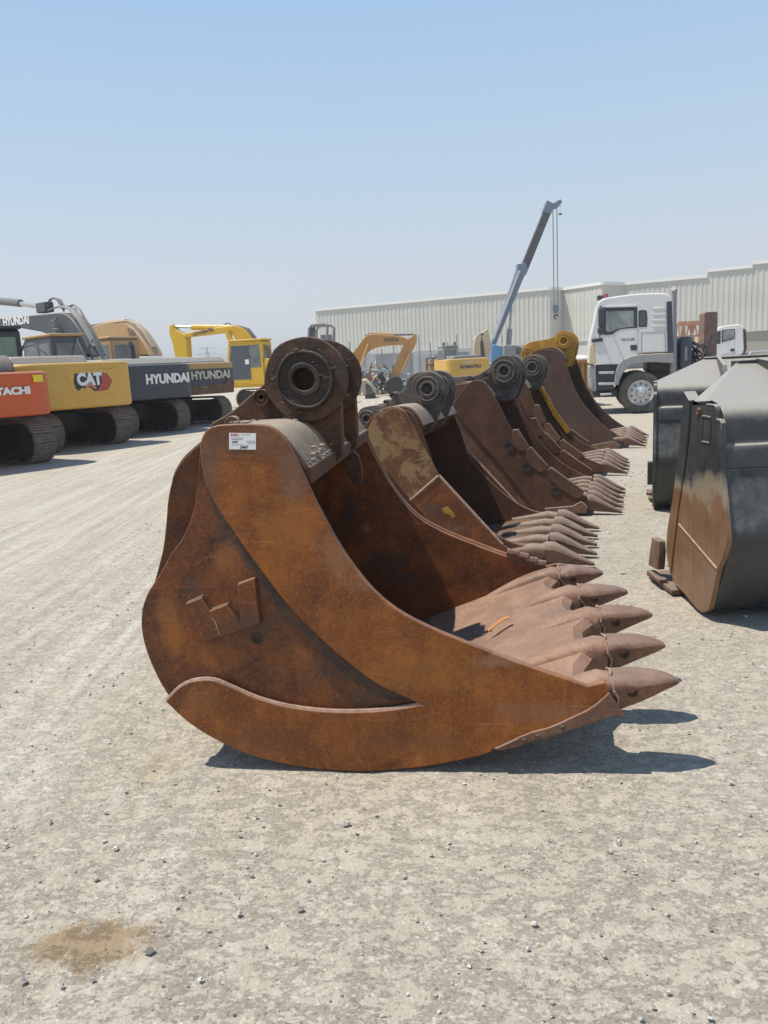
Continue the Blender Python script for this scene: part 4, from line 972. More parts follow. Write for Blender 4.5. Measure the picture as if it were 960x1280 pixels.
tube_px(T, F4, [(112, 408), (140, 403.5)], .06, 'hood_dark', 'cylinder_rod'); tube_px(T, F4, [(136, 404), (158, 402)], .09, 'tan_boom', 'boom_cylinder')
for i in range(5):
    y = -.24 + .11*i
    pts = [(142+i, 403-i*.3), (158+i*1.3, 401-i*.4), (170+i*1.4, 405), (180+i*1.5, 417), (190+i*1.6, 434)]
    MB().tube([(F4.uz(*p, y)[0], y, F4.uz(*p, y)[1]) for p in pts], .024, 6).build('hose', 'hose' if i % 2 else 'tan_boom', T)
for k in range(3): tube_px(T, F4, [(154+k*4, 438), (156+k*4, 424+k*2), (163+k*3, 422), (160+k*3, 410+k)], .02, 'hose', 'hose', w=-.3, n=6)

# --- bright yellow one seen from the side
YK = -18
F5 = Frame(-4.13, 35.6, YK)
T = thing('tracked_excavator', 'bright yellow excavator beyond the slate ones, boom arched and cab door shut', 'excavator', F5.O, YK, GE)
undercarriage(T, 0)
counterweight(T, .9, 2.3, 1.4, .35, 1.0, 2.0, 'komatsu')
MB().box(-2.1, 1.0, -1.38, 1.38, .95, 1.35).box(-.35, 1.1, -1.38, 1.38, 1.35, 2.15).build('house_body', 'komatsu', T, bevel=.03)
MB().box(-.1, .9, -1.4, -1.385, 1.45, 2.05).build('side_vent', 'hood_dark', T)
c_ = cab(T, -2.15, -.35, -1.42, -.45, 1.05, 2.95, 'komatsu', 'cabglass')
MB().prism([(-1.98, 1.3), (-.98, 1.3), (-.98, 2.75), (-1.8, 2.75), (-1.98, 1.9)], -1.434, -1.428).build('door', 'slate', c_)
MB().box(-1.2, -1.02, -1.44, -1.435, 1.95, 2.15).build('sticker', 'letter', c_)
kb = [(216, 406, 1), (220, 407), (222, 411), (228, 419), (233, 421, 1), (262, 415.5), (285, 413), (291, 418), (302, 430), (312, 434, 1), (322, 434, 1), (316, 424), (308, 412), (296, 407), (288, 405), (270, 409.5), (240, 416.5), (232, 417)]
bo = boom_prism(T, F5, [(233, 422, 1), (262, 418.5), (288, 416), (296, 422), (302, 434, 1), (324, 434, 1), (316, 420), (306, 410), (296, 407, 1), (285, 408), (262, 411.5), (236, 416.5, 1)], -.25, .25, 'komatsu')
st = boom_prism(T, F5, [(214.5, 406, 1), (219, 405.5, 1), (222, 412), (232, 417), (236, 421), (238, 455, 1), (223, 455, 1), (218, 428), (214.5, 418)], -.2, .2, 'komatsu', name='stick')
tube_px(T, F5, [(217, 408), (245, 409)], .06, 'chrome_rod', 'cylinder_rod'); tube_px(T, F5, [(240, 409), (292, 409.5)], .13, 'komatsu', 'boom_cylinder')
tube_px(T, F5, [(285, 419), (295, 434)], .12, 'komatsu', 'boom_cylinder', w=-.35); tube_px(T, F5, [(284, 414), (287, 421)], .14, 'komatsu', 'bracket', w=-.33)
tube_px(T, F5, [(278, 408), (284, 403.5), (290, 406), (297, 408)], .03, 'hose', 'hose', n=6)
for i in range(4): tube_px(T, F5, [(296+i, 407), (308+i*1.2, 411), (318+i*1.2, 424), (323+i, 433)], .025, 'hose', 'hose', w=-.2+.12*i, n=6)
(a0, a1) = F5.uz(254, 415, -.25); text('LC5 KOMATSU', 'lettering', 'letter_dark', bo, (a0, -.256, a1), .22, (R(90), R(-9), 0), width=F5.uz(267, 414, -.25)[0]-F5.uz(240, 414, -.25)[0], bold=.008, thick=.003)
MB().prism([(-7.6, 1.0), (-6.6, 1.3), (-6.2, .9), (-6.4, .1), (-7.0, .02), (-7.5, .3)], -.5, .5).build('bucket', 'hood_dark', T, bevel=.03)

# --- orange excavator working at the scrap, facing right
YO = 180
F6 = Frame(-4.3, 42.0, YO)
T = thing('tracked_excavator', 'faded orange excavator behind the big hinge ring, arm reaching right to the scrap', 'excavator', F6.O, YO)
undercarriage(T, 0)
counterweight(T, .9, 2.3, 1.4, .35, 1.0, 1.9, 'arm_orange')
MB().box(-1.8, 1.0, -1.38, 1.38, .95, 1.75).build('house_body', 'hood_dark', T, bevel=.03)
cab(T, -2.0, -.35, .45, 1.42, 1.0, 2.8, 'arm_orange', 'cabglass')
bo = boom_prism(T, F6, [(440, 458, 1), (438, 446), (448, 432), (457, 420.5), (466, 417.5, 1), (480, 418.5), (500, 420.5), (510, 424, 1), (510, 431, 1), (490, 431.5), (472, 434), (462, 439), (453, 450), (448, 462, 1)], -.28, .28, 'arm_orange')
st = boom_prism(T, F6, [(516, 419, 1), (519, 416.5, 1), (521, 423), (519, 432), (513, 442), (505, 455), (500, 466), (496, 472, 1), (488, 472, 1), (492, 460), (499, 444), (505, 430), (509, 425)], -.2, .2, 'arm_orange', name='stick')
tube_px(T, F6, [(464, 417), (492, 418.6)], .11, 'arm_orange', 'boom_cylinder'); tube_px(T, F6, [(490, 418.6), (517, 418)], .05, 'hood_dark', 'cylinder_rod')
tube_px(T, F6, [(461, 430), (456, 443), (450, 462)], .09, 'arm_orange', 'boom_cylinder', w=.4); tube_px(T, F6, [(455, 446), (450, 464)], .05, 'chrome_rod', 'cylinder_rod', w=.45)
tube_px(T, F6, [(512, 443), (503, 463)], .07, 'arm_orange', 'boom_cylinder', w=.22)
tube_px(T, F6, [(456, 420), (466, 415), (474, 417)], .03, 'hose', 'hose', n=6)
boom_prism(T, F6, [(488, 472, 1), (498, 470, 1), (503, 477), (503, 488), (496, 492), (484, 490), (480, 484), (484, 476)], -.5, .5, 'j1', name='bucket')
(a0, a1) = F6.uz(489, 425, .28); text('HYUNDAI', 'lettering', 'letter_dark', bo, (a0, .286, a1), .26, (R(90), 0, R(180)), width=abs(F6.uz(480, 425, .28)[0]-F6.uz(498, 425, .28)[0]), bold=.008, thick=.003)

# --- faded yellow one whose rear shows above the brown bucket, cream boom behind
F7 = Frame(5.55, 52.0, -82)
T = thing('tracked_excavator', 'faded yellow excavator seen from behind above the third bucket, cream boom folded up', 'excavator', F7.O, -82)
undercarriage(T, 0)
cw = counterweight(T, .9, 2.1, 1.42, .3, .66, 1.78, 'komatsu_old')
MB().box(-2.0, 1.0, -1.35, 1.35, .95, 1.75).build('house_body', 'komatsu_old', T, bevel=.03)
MB().box(-1.2, 1.8, -.9, .9, 1.75, 1.98).build('engine_hood', 'hood_grey', T, bevel=.05)
text('KOMATSU', 'lettering', 'letter_navy', cw, (2.19, .1, 1.25), .26, FACE_REAR, width=1.35, bold=.012, thick=.004)
MB().box(2.11, 2.18, -.35, .35, 1.5, 1.6).build('light_patch', 'letter_dim', cw)
cab(T, -1.9, -.3, -1.1, -.05, 1.0, 2.6, 'cabin', 'cabglass')
for y in (-.95, -.2): MB().cyl((-.6, y, 2.66), (-.6, y, 2.9), .07, n=8).build('lamp', 'black', T)
F7b = Frame(5.6, 54.0, 0)
def wpx(px, w0, w1, mat, name):   # pieces traced facing the camera, given depth, then parented
    m_ = Matrix.Rotation(R(82), 4, 'Z') @ Matrix.Translation(F7b.O - F7.O)
    return MB().prism(catmull(F7b.tr(px), True, 3), w0, w1).build(name, mat, T, bevel=.03, Mx=m_)
wpx([(592, 446, 1), (592, 428), (596, 418), (602, 415.5, 1), (604, 418), (600, 425), (600, 446, 1)], -.3, .4, 'cream', 'boom')
wpx([(600, 418, 1), (604, 414.5), (609, 411, 1), (611, 420), (613, 432), (612, 446, 1), (606, 446, 1), (604, 430), (602, 424)], -.3, .4, 'cream', 'stick')
wpx([(601, 426, 1), (605, 426, 1), (608, 446, 1), (602, 446, 1)], 0, .4, 'hood_grey', 'boom_cylinder')

# grey cab rim that pokes above the biggest hinge ring
F8 = Frame(-1.15, 13.2, -10)
T = thing('operator_cab', 'small grey open-framed cab top showing just above the biggest hinge ring', 'cab', F8.O, -10)
fr = catmull(F8.tr([(386, 432, 1), (388, 412), (391, 406.5), (398, 405), (408, 405.5), (410, 410), (407, 432, 1)]), True, 3)
(q0, q1), (q2, q3) = F8.uz(385.5, 432), F8.uz(409, 405)
mb = MB()
for y in (0, .5):
    mb.tube([(q0, y, .02), (q0, y, q1), (q0+.03, y, q3-.06), (q0+.08, y, q3), (q2-.05, y, q3), (q2, y, q3-.05), (q2-.03, y, q1), (q2-.03, y, .02)], .022, 8)
mb.box(q0+.06, q2-.06, 0, .5, q3-.02, q3+.01)
mb.build('cab_frame', 'hood_grey', T)
MB().prism([(q0-.02, q1), (q0+.02, q3-.04), (q0+.14, q3-.03), (q0+.10, q1)], -.01, .02).build('pillar_panel', 'hood_dark', T)
MB().box(q0+.1, q2-.05, .48, .5, q1-.1, q3-.15).build('rear_screen', 'hood_grey', T)
MB().box(q0-.1, q2+.1, -.05, .6, .02, .9).build('base_box', 'hood_dark', T, bevel=.03)
#PART4
# ------------------------------------------------------------------ loader buckets on the right
def worn_black(name, seed=0, rusty=True):
    m, nt, b = nmat(name); g = G(nt)
    o = g.mapping(loc=(seed, 0, 0)); n = g.noise(o, 3, 7, .65, .5); n2 = g.noise(o, 14, 7, .7)
    c = g.mix(g.ramp(n, [(.35, 0.0), (.7, 1.0)]), (.028, .030, .032), (.056, .058, .060))
    c = g.mix(g.math('MULTIPLY', g.ramp(n2, [(.52, 0.0), (.8, 1.0)]), .25), c, (.18, .17, .15))
    ge = g.n('ShaderNodeNewGeometry'); nz = g.sep(ge.outputs['Normal'])[2]
    c = g.mix(g.math('MULTIPLY', g.ramp(g.math('ADD', nz, g.math('MULTIPLY', n2, .35)), [(.35, 0.0), (.95, 1.0)]), .85), c, (.40, .375, .32))
    if rusty:
        zz = g.sep(g.tc.outputs['Object'])
        f = g.math('ADD', zz[2], g.math('MULTIPLY', g.math('SUBTRACT', g.noise(g.mapping((3.2, 3.2, 2.2)), 1.5, 6, .6), .5), .55))
        c = g.mix(g.ramp(f, [(.74, 1.0), (.86, 0.0)]), c, (.30, .255, .185))
        rc = g.mix(g.ramp(g.noise(o, 5, 7, .65), [(.35, 0.0), (.7, 1.0)]), (.15, .078, .040), (.26, .145, .075))
        rc = g.mix(g.math('MULTIPLY', g.ramp(g.noise(g.mapping((22, 22, 1.2)), 1, 4), [(.5, 0.0), (.7, 1.0)]), .5), rc, (.10, .07, .05))
        c = g.mix(g.ramp(f, [(.68, 1.0), (.78, 0.0)]), c, rc)
    g.l(c, b.inputs['Base Color']); b.inputs['Roughness'].default_value = .38
    g.l(g.ramp(n, [(.3, .30), (.7, .50)]), b.inputs['Roughness'])
    g.l(g.bump(n2, .2, .006), b.inputs['Normal'])
    return m
M['worn_side'] = worn_black('black_paint_worn_to_rust', 0, True)
M['shell_black'] = worn_black('dusty_black_paint', 4, False)
M['edge_rust'] = rust('rusty_bracket', (.15, .085, .055), (.08, .045, .03), (.23, .14, .095), DUST, .3, seed=7.3)

FL = Frame(1.85, 4.46, 90)        # u = away from the camera, w = -x
def loader_bucket(label, loc, yaw, side_mat, edge_mat, full=True):
    T = thing('loader_bucket', label, 'loader bucket', loc, yaw, 'black loader buckets on the right')
    Z = lambda pts: FL.tr(pts)
    LEN = 2.9
    X = lambda w0: -w0
    side = [(864, 501), (872, 503), (885, 505), (894, 507.5), (895.5, 524), (901, 529), (901.5, 587), (904, 620), (908.5, 672), (905, 692), (897, 714), (890, 745), (886, 761), (878, 765.5), (870, 760), (855, 742), (840.5, 725), (841, 700), (844, 672), (849, 630), (856, 585), (861, 542)]
    sp = catmull(Z(side), True, 3)
    MB().prism(sp, -.03, 0).build('side_plate', side_mat, T, bevel=.004)
    MB().prism(sp, -LEN, -LEN+.03).build('side_plate', side_mat, T, bevel=.004)
    if full:
        le = catmull(Z([(857, 489, 1), (864, 500.5, 1), (862, 542), (857, 585), (850, 630), (845, 672), (841.5, 700), (840, 718, 1), (835, 690), (836.5, 660), (842, 627), (849, 575), (853, 530)]), True, 3)
        MB().prism(le, -.06, .012).build('cutter_plate', side_mat, T, bevel=.004)
        (a0, a1), (b0, b1) = FL.uz(849, 655), FL.uz(897, 711)
        MB().tube([(a0, .004, a1), (b0, .004, b1)], .007, 8).build('weld_bead', 'bright', T, lump=.002, lscale=30)
        fr = [FL.uz(879, 520), FL.uz(889, 522), FL.uz(888, 554), FL.uz(878, 552)]
        mb = MB()
        for i in range(4):
            p, q = fr[i], fr[(i+1) % 4]; mb.tube([(p[0], .002, p[1]), (q[0], .002, q[1])], .006, 6)
        mb.build('lug_frame', side_mat, T)
        p = FL.uz(874, 514); MB().ring((p[0], 0, p[1]), (0, 1, 0), .022, .010, .0, .012, 16).build('bolt', 'edge_rust', T)
        br = catmull(Z([(824, 671, 1), (832, 676, 1), (833, 690), (831, 712, 1), (819, 706, 1), (821, 690)]), True, 1)
        MB().prism(br, .0, .05).build('side_cutter', 'edge_rust', T, bevel=.006)
    # cutting edge on the ground
    (e0, ez0) = FL.uz(842, 724); (e1, ez1) = FL.uz(822, 712)
    MB().box(e0-.05, e0+.42, -LEN, .03, .012, .045).build('cutting_edge', 'edge_rust', T, bevel=.006)
    MB().box(e0+.1, e0+.34, .0, .06, .045, .075).build('edge_bit', 'edge_rust', T, bevel=.008)
    # shell: back curve of the side plate carried across
    back = [(894, 507.5, 1), (896, 515), (897.5, 530), (898.5, 560), (899, 586, 1)]
    low = [(899.5, 589, 1), (901, 610), (905, 655), (906, 680), (901, 705), (894, 730), (887, 752), (880, 763), (870, 759, 1), (842, 725, 1)]
    def skin(px, off, th):
        pts = catmull([(u+off, z) + tuple(r) for u, z, *r in Z(px)], False, 4)
        inn = []
        for i, p in enumerate(pts):
            a = Vector(pts[max(0, i-1)][:2]); b = Vector(pts[min(len(pts)-1, i+1)][:2]); d = (b-a).normalized(); inn.append((p[0]+th*(-d.y)*(-1 if True else 1)*-1, p[1]+th*d.x))
        return pts + inn[::-1]
    (ut, zt) = FL.uz(894, 507.5); 
    up = catmull([(ut+.14, zt+.03), (ut+.04, zt+.012), (ut-.025, zt-.03), (ut-.05, zt-.09), (ut-.055, zt-.2)] + [(FL.uz(899, 560)[0]-.012, FL.uz(899, 560)[1]), (FL.uz(899.5, 586)[0]-.012, FL.uz(899.5, 586)[1])], False, 4)
    inn = [(p[0]+.03, p[1]-.006) for p in up]
    MB().prism(up + inn[::-1], -LEN+.03, -.03).build('upper_shell', 'shell_black', T, bevel=.003)
    lo_ = catmull([FL.uz(899.5, 588)+(1,)] + Z(low[1:]), False, 4)
    inn = [(p[0]+.03, p[1]+.012) for p in lo_]
    MB().prism(lo_ + inn[::-1], -LEN+.03, -.03).build('lower_shell', 'shell_black', T, bevel=.003)
    fl_ = [FL.uz(870, 759), FL.uz(842, 725)]
    # sloping spill guard, cut to a triangle at the end
    d = ray(922, 452); P = EYE + d*(5.15/d.y)
    bu, bz, bx = 5.15-4.46, P.z, P.x-1.85
    au, az = FL.uz(864, 502)
    tri = [(au-.02, -.0, az), (bu, -bx, bz), (bu, -(LEN-bx), bz), (au-.02, -LEN, az), (ut+.12, -LEN, zt+.022), (ut+.12, 0, zt+.022)]
    top = MB(); n = len(tri)
    top.add(tri + [(a, b, c-.02) for a, b, c in tri], [list(range(n)), list(range(2*n-1, n-1, -1))] + [[i, i+n, (i+1) % n+n, (i+1) % n] for i in range(n)])
    top.build('spill_guard', 'shell_black', T)
    MB().box(bu-.05, bu+.06, -(LEN-bx)-.02, -bx+.02, bz-.075, bz+.012).build('top_bar', 'shell_black', T, bevel=.008)
    for xw in (bx+.10, bx+.16, LEN*.52, LEN-bx-.3):
        if xw == bx+.16 and not full: continue
        g_ = [(bu-.03, bz+.02), (ut+.05, zt+.16), (ut-.02, zt+.03), (ut+.12, zt+.0), (bu-.05, bz-.08)]
        if xw == bx+.16: continue
        MB().prism(g_, -xw-.035, -xw).build('hinge_rib', 'shell_black', T, bevel=.005)
    return T
L1 = loader_bucket('black loader bucket nearest on the right, its side plate worn to brown rust', FL.O, 90, 'worn_side', 'edge_rust')
L2 = loader_bucket('black loader bucket behind the rust-sided one, in front of the white truck', (2.72, 7.72, 0), 90-19, 'shell_black', 'black', full=False)
MB().box(.35, .45, .0, .05, .18, .42).build('side_cutter', 'black', L2, bevel=.006)

# ------------------------------------------------------------------ white tractor unit
M['truck_white'] = paint('white_cab_paint', (.72, .73, .73), .32, (.42, .38, .31), .28, dscale=.7)
M['truck_grey'] = paint('grey_plastic_fender', (.30, .31, .32), .5, dirt_amt=.45)
M['trim_black'] = plain('black_plastic', (.045, .05, .06), .5)
M['hub'] = plain('steel_wheel', (.50, .50, .50), .45, metal=.35)
M['chrome_'] = plain('dull_chrome', (.5, .5, .5), .3, metal=.7)
M['cab_glass2'] = glass('side_window_glass', (.30, .35, .33))
M['dark_glass'] = glass('dark_glass', (.05, .06, .07))
M['rubber_dusty'] = rust('dusty_tyre', (.085, .08, .075), (.045, .043, .042), (.15, .14, .125), DUST, .4, streak=0, soot=.2)
M['beacon'] = plain('red_beacon', (.30, .07, .08), .5); M['hookm'] = plain('hook_brown', (.22, .11, .09), .6)
M['headlamp'] = glass('headlamp_glass', (.55, .57, .56))
M['baffle'] = plain('blue_black_baffle', (.06, .075, .10), .55)
M['lettering_dark'] = plain('badge_grey', (.15, .15, .16), .5)
FT = Frame(6.74, 20.31, -14)

def wheel(T, u, z, r, w0, w1, hubmat='hub', rim=.56):
    t = MB(); c = (u, 0, z)
    prof = [(r*.62, w0+.02), (r*.80, w0-.0), (r*.93, w0+.005), (r*.985, w0+.035), (r, w0+.06), (r, w1-.06), (r*.985, w1-.03), (r*.6, w1)]
    n = 48; vs = []
    for rr, ww in prof:
        for k in range(n): a = 2*pi*k/n; vs.append((u+rr*cos(a), ww, z+rr*sin(a)))
    fs = [[q*n+k, q*n+(k+1) % n, (q+1)*n+(k+1) % n, (q+1)*n+k] for q in range(len(prof)-1) for k in range(n)]
    t.add(vs, fs)
    for k in range(60):
        a = 2*pi*k/60; Mx = Matrix.Translation((u, 0, z)) @ Matrix.Rotation(-a, 4, 'Y')
        t.box(r-.01, r+.012, w0+.05, w1-.05, -r*.035, r*.03, Mx)
    W = MB().build  # noqa
    wh = bpy.data.objects.new('wheel', None); COL.objects.link(wh); wh.parent = T
    t.build('tyre', 'rubber_dusty', wh)
    h = MB(); prof = [(r*.62, w0+.03), (r*.60, w0+.015), (r*.55, w0+.03), (r*.50, w0+.06), (r*.30, w0+.035), (r*.24, w0+.02), (r*.2, w0-.03), (r*.12, w0-.05), (.001, w0-.05)]
    vs = []
    for rr, ww in prof:
        for k in range(n): a = 2*pi*k/n; vs.append((u+rr*cos(a), ww, z+rr*sin(a)))
    h.add(vs, [[q*n+k, q*n+(k+1) % n, (q+1)*n+(k+1) % n, (q+1)*n+k] for q in range(len(prof)-1) for k in range(n)])
    for k in range(10):
        a = 2*pi*k/10; h.cyl((u+r*.26*cos(a), w0-.01, z+r*.26*sin(a)), (u+r*.26*cos(a), w0+.05, z+r*.26*sin(a)), .018, n=6)
    h.build('rim', hubmat, wh)
    q = MB()
    for k in range(10):
        a = 2*pi*(k+.5)/10; q.cyl((u+r*.43*cos(a), w0+.035, z+r*.43*sin(a)), (u+r*.43*cos(a), w0+.06, z+r*.43*sin(a)), r*.045, n=12)
    q.build('vent_hole', 'trim_black', wh)
    return wh

T = thing('tractor_truck', 'white tractor truck with exhaust stack, facing left behind the loader buckets', 'truck', FT.O, -14)
tr = lambda px: FT.tr([(700+x/6, 340+y/6) + tuple(c) for x, y, *c in px])
cabo = tr([(218, 690, 1), (216, 640), (217, 560), (222, 500), (236, 440), (252, 380), (266, 300), (278, 248), (296, 218), (335, 196), (430, 180), (560, 163), (680, 157), (770, 156), (815, 168), (842, 196), (850, 235, 1), (852, 600, 1), (600, 612), (520, 640), (452, 692, 1)])
body = MB().prism(catmull(cabo, True, 3), 0, 2.3).build('cab_body', 'truck_white', T, bevel=.05, seg=4)
def panel(px, w0, w1, mat, name, parent=None, bevel=.0, step=2):
    return MB().prism(catmull(tr(px), True, step), w0, w1).build(name, mat, parent or T, bevel=bevel)
door = panel([(268, 690, 1), (262, 560), (284, 470), (326, 270, 1), (335, 255), (575, 248, 1), (580, 620, 1), (520, 640), (455, 690, 1)], -.012, .002, 'truck_white', 'door', body, .004)
panel([(292, 270, 1), (345, 262, 1), (578, 262, 1), (580, 420, 1), (450, 430), (395, 466), (340, 472), (290, 464, 1)], -.020, -.010, 'trim_black', 'window_frame', door, .003)
panel([(345, 296, 1), (552, 290, 1), (553, 410, 1), (440, 424), (380, 452), (345, 440, 1)], -.024, -.019, 'cab_glass2', 'window', door)
panel([(590, 290, 1), (650, 290), (652, 400), (640, 412), (590, 414, 1)], -.008, .002, 'trim_black', 'rear_window', body, .003)
panel([(600, 300, 1), (640, 300), (640, 400, 1), (600, 405, 1)], -.012, -.007, 'dark_glass', 'window', body)
panel([(526, 548, 1), (578, 545, 1), (578, 588, 1), (530, 588, 1)], -.022, -.010, 'trim_black', 'door_handle', door, .004)
panel([(340, 256, 1), (572, 248, 1), (572, 262, 1), (342, 268, 1)], -.05, -.01, 'truck_white', 'rain_visor', door, .004)
(a0, a1) = tr([(508, 507)])[0]
text('TGS 33.400', 'lettering', 'lettering_dark', door, (a0, -.014, a1), .09, (R(90), 0, 0), width=.34, bold=.003, thick=.001)
for k in range(4):
    y = 262+44*k; panel([(690, y+8, 1), (790, y, 1), (796, y+14, 1), (700, y+20, 1)], -.018, .002, 'truck_white', 'side_rib', body, .006)
hp = tr([(610, 452, 1), (786, 448, 1), (790, 600, 1), (610, 604, 1)])
mb = MB()
for i in range(4):
    p, q = hp[i], hp[(i+1) % 4]; mb.tube([(p[0], -.002, p[1]), (q[0], -.002, q[1])], .008, 6)
mb.build('locker_outline', 'truck_grey', body)
panel([(798, 222, 1), (838, 218, 1), (852, 600, 1), (806, 606, 1)], -.035, .05, 'baffle', 'air_baffle', body, .006)
for k in range(16):
    (x0, z0) = tr([(800+k*.4, 240+k*22)])[0]; MB().box(x0, x0+.13, -.042, -.034, z0-.006, z0+.006).build('baffle_slat', 'trim_black', body)
panel([(220, 690, 1), (222, 570), (240, 540), (262, 556), (262, 690, 1)], -.02, .2, 'cream', 'corner_panel', body, .01)
panel([(236, 503, 1), (318, 494, 1), (322, 520, 1), (240, 528, 1)], -.06, .04, 'trim_black', 'deflector', body, .01)
# mirrors
m_ = MB(); 
for (x0, y0, x1, y1) in ((284, 276, 330, 410), (278, 420, 322, 466)):
    p = tr([(x0, y0)])[0]; q = tr([(x1, y1)])[0]; m_.box(p[0], q[0], -.42, -.26, q[1], p[1])
m_.build('mirror', 'trim_black', body, bevel=.03)
p = tr([(305, 262)])[0]; q = tr([(296, 480)])[0]
MB().tube([(p[0], 0, p[1]), (p[0], -.34, p[1]), (q[0], -.34, q[1]), (q[0], 0, q[1])], .018, 6).build('mirror_arm', 'trim_black', body)
# bumper, steps, fender
panel([(216, 712, 1), (232, 700), (270, 700, 1), (275, 890, 1), (240, 895), (218, 850)], 0.0, 2.3, 'truck_grey', 'bumper', T, .03)
panel([(218, 800, 1), (242, 796), (243, 862), (224, 866, 1)], -.02, .1, 'headlamp', 'headlight', T, .01)
st = panel([(272, 696, 1), (440, 694, 1), (412, 760), (404, 882, 1), (278, 888, 1)], .06, .5, 'trim_black', 'step_well', T, .01)
for (y, x0, x1) in ((757, 292, 408), (840, 288, 412)):
    panel([(x0, y-9, 1), (x1, y-13, 1), (x1, y+6, 1), (x0, y+9, 1)], -.02, .3, 'hub', 'step', st, .01)
panel([(302, 912, 1), (386, 906, 1), (390, 922, 1), (304, 928, 1)], .0, .25, 'hub', 'step', st, .01)
panel([(240, 888, 1), (440, 880, 1), (436, 940, 1), (250, 945, 1)], .25, 2.0, 'trim_black', 'front_axle_guard', T, .02)
panel([(408, 845, 1), (412, 770), (440, 690), (500, 645), (600, 618), (852, 606, 1), (856, 684, 1), (790, 682), (700, 676), (560, 690), (490, 735), (452, 800), (440, 850, 1)], -.04, .55, 'truck_grey', 'fender', T, .02, 3)
(wu, wz) = FT.uz(801, 491, .0)
wheel(T, wu, .535, .535, .0, .32)
wheel(T, wu, .535, .535, 1.98, 2.3)
MB().box(wu-.08, wu+.08, .3, 2.0, .46, .62).build('axle', 'trim_black', T, bevel=.02)
MB().box(wu-1.0, 6.2, .85, .98, .75, 1.05).box(wu-1.0, 6.2, 1.35, 1.48, .75, 1.05).build('chassis', 'trim_black', T, bevel=.01)
for ux in (wu+3.4, wu+4.75):
    for (a, b) in ((.0, .30), (.32, .60), (1.7, 1.98), (2.0, 2.3)): wheel(T, ux, .535, .535, a, b)
MB().box(wu+.2, wu+1.15, .5, 1.9, 1.05, 1.75).build('engine', 'trim_black', T, bevel=.05)
p = tr([(846, 215)])[0]; q = tr([(884, 215)])[0]; zb = tr([(860, 690)])[0][1]; ztp = tr([(870, 118)])[0][1]
ex = (p[0]+q[0])/2
MB().tube([(ex, .25, zb-.3), (ex, .25, ztp-.15), (ex, .22, ztp-.04), (ex-.03, .16, ztp)], .068, 14).build('exhaust_stack', 'truck_grey', T)
MB().cyl((ex, .25, zb-.3), (ex, .25, zb+1.0), .085, n=14).build('exhaust_guard', 'truck_grey', T)
p = FT.uz(849.5, 421.5, .4); q = FT.uz(864, 460, .4)
MB().box(p[0], q[0], .3, 1.1, q[1], p[1]).build('air_cleaner', 'baffle', T, bevel=.06, seg=4)
MB().box(p[0]+.12, p[0]+.18, .29, .3, q[1]+.2, p[1]-.25).build('label_strip', 'truck_grey', T)
mb = MB()
for k in range(14):
    x = p[0]+.3+random.uniform(0, .5); z = q[1]+random.uniform(0, .7)
    mb.tube([(x, .5, z), (x+random.uniform(-.2, .3), .5+random.uniform(-.2, .3), z+random.uniform(-.3, .3)), (x+random.uniform(-.2, .3), .6, z+random.uniform(-.4, .4))], .03, 6)
mb.build('air_line', 'trim_black', T)
p = FT.uz(757, 370, 1.2)
bc = MB().cyl((p[0], 1.2, p[1]-.05), (p[0], 1.2, p[1]+.06), .08, .06, n=18).build('beacon', 'beacon', T, bevel=.01)
MB().box(p[0]-.22, p[0]-.08, 1.1, 1.3, p[1]-.1, p[1]+.02).build('beacon_base', 'trim_black', T)

# second white truck farther back
FU = Frame(13.6, 31.5, -20)
T = thing('tractor_truck', 'second white truck cab behind the rusty column at the right edge', 'truck', FU.O, -20)
cabo = [(893, 450, 1), (893, 425), (897, 412), (901, 408), (920, 405.5), (926, 406), (930, 410, 1), (931, 440, 1), (925, 444), (905, 446), (898, 452, 1)]
zz = lambda pts: FU.tr(pts)
body = MB().prism(catmull(zz(cabo), True, 3), 0, 2.3).build('cab_body', 'truck_white', T, bevel=.04)
dr = MB().prism(catmull(zz([(901, 411.5, 1), (918.5, 410.5, 1), (918, 440, 1), (902, 443, 1)]), True, 2), -.012, .002).build('door', 'truck_white', body, bevel=.003)
MB().prism(catmull(zz([(902, 412.5, 1), (918, 411, 1), (918, 423), (908, 426), (902, 428, 1)]), True, 2), -.02, -.010).build('window_frame', 'trim_black', dr)
MB().prism(catmull(zz([(903.5, 413.5, 1), (917, 412, 1), (917, 422), (908, 424.5), (903.5, 426, 1)]), True, 2), -.024, -.019).build('window', 'cab_glass2', dr)
p = FU.uz(913, 436); q = FU.uz(918, 439); MB().box(p[0], q[0], -.03, -.01, q[1], p[1]).build('door_handle', 'trim_black', dr)
MB().prism(zz([(929, 411), (932.5, 412), (933.5, 436), (930, 444), (928, 444), (930, 436)]), -.03, .2).build('air_baffle', 'trim_black', body)
p = FU.uz(896, 414); q = FU.uz(900, 430); MB().box(p[0], q[0], -.35, -.2, q[1], p[1]).build('mirror', 'trim_black', body, bevel=.02)
ub = FU.uz(912, 440)[0]; z0 = FU.uz(912, 446)[1]
MB().box(ub-1.0, ub+.9, .1, 2.2, .5, z0+.1).build('bumper', 'truck_grey', T, bevel=.03)
wheel(T, ub, .52, .52, .0, .32); wheel(T, ub, .52, .52, 1.98, 2.3)
MB().box(ub, ub+5.5, .8, 1.5, .75, 1.05).build('chassis', 'trim_black', T)
for a, b in ((.0, .32), (1.98, 2.3)): wheel(T, ub+3.8, .52, .52, a, b)

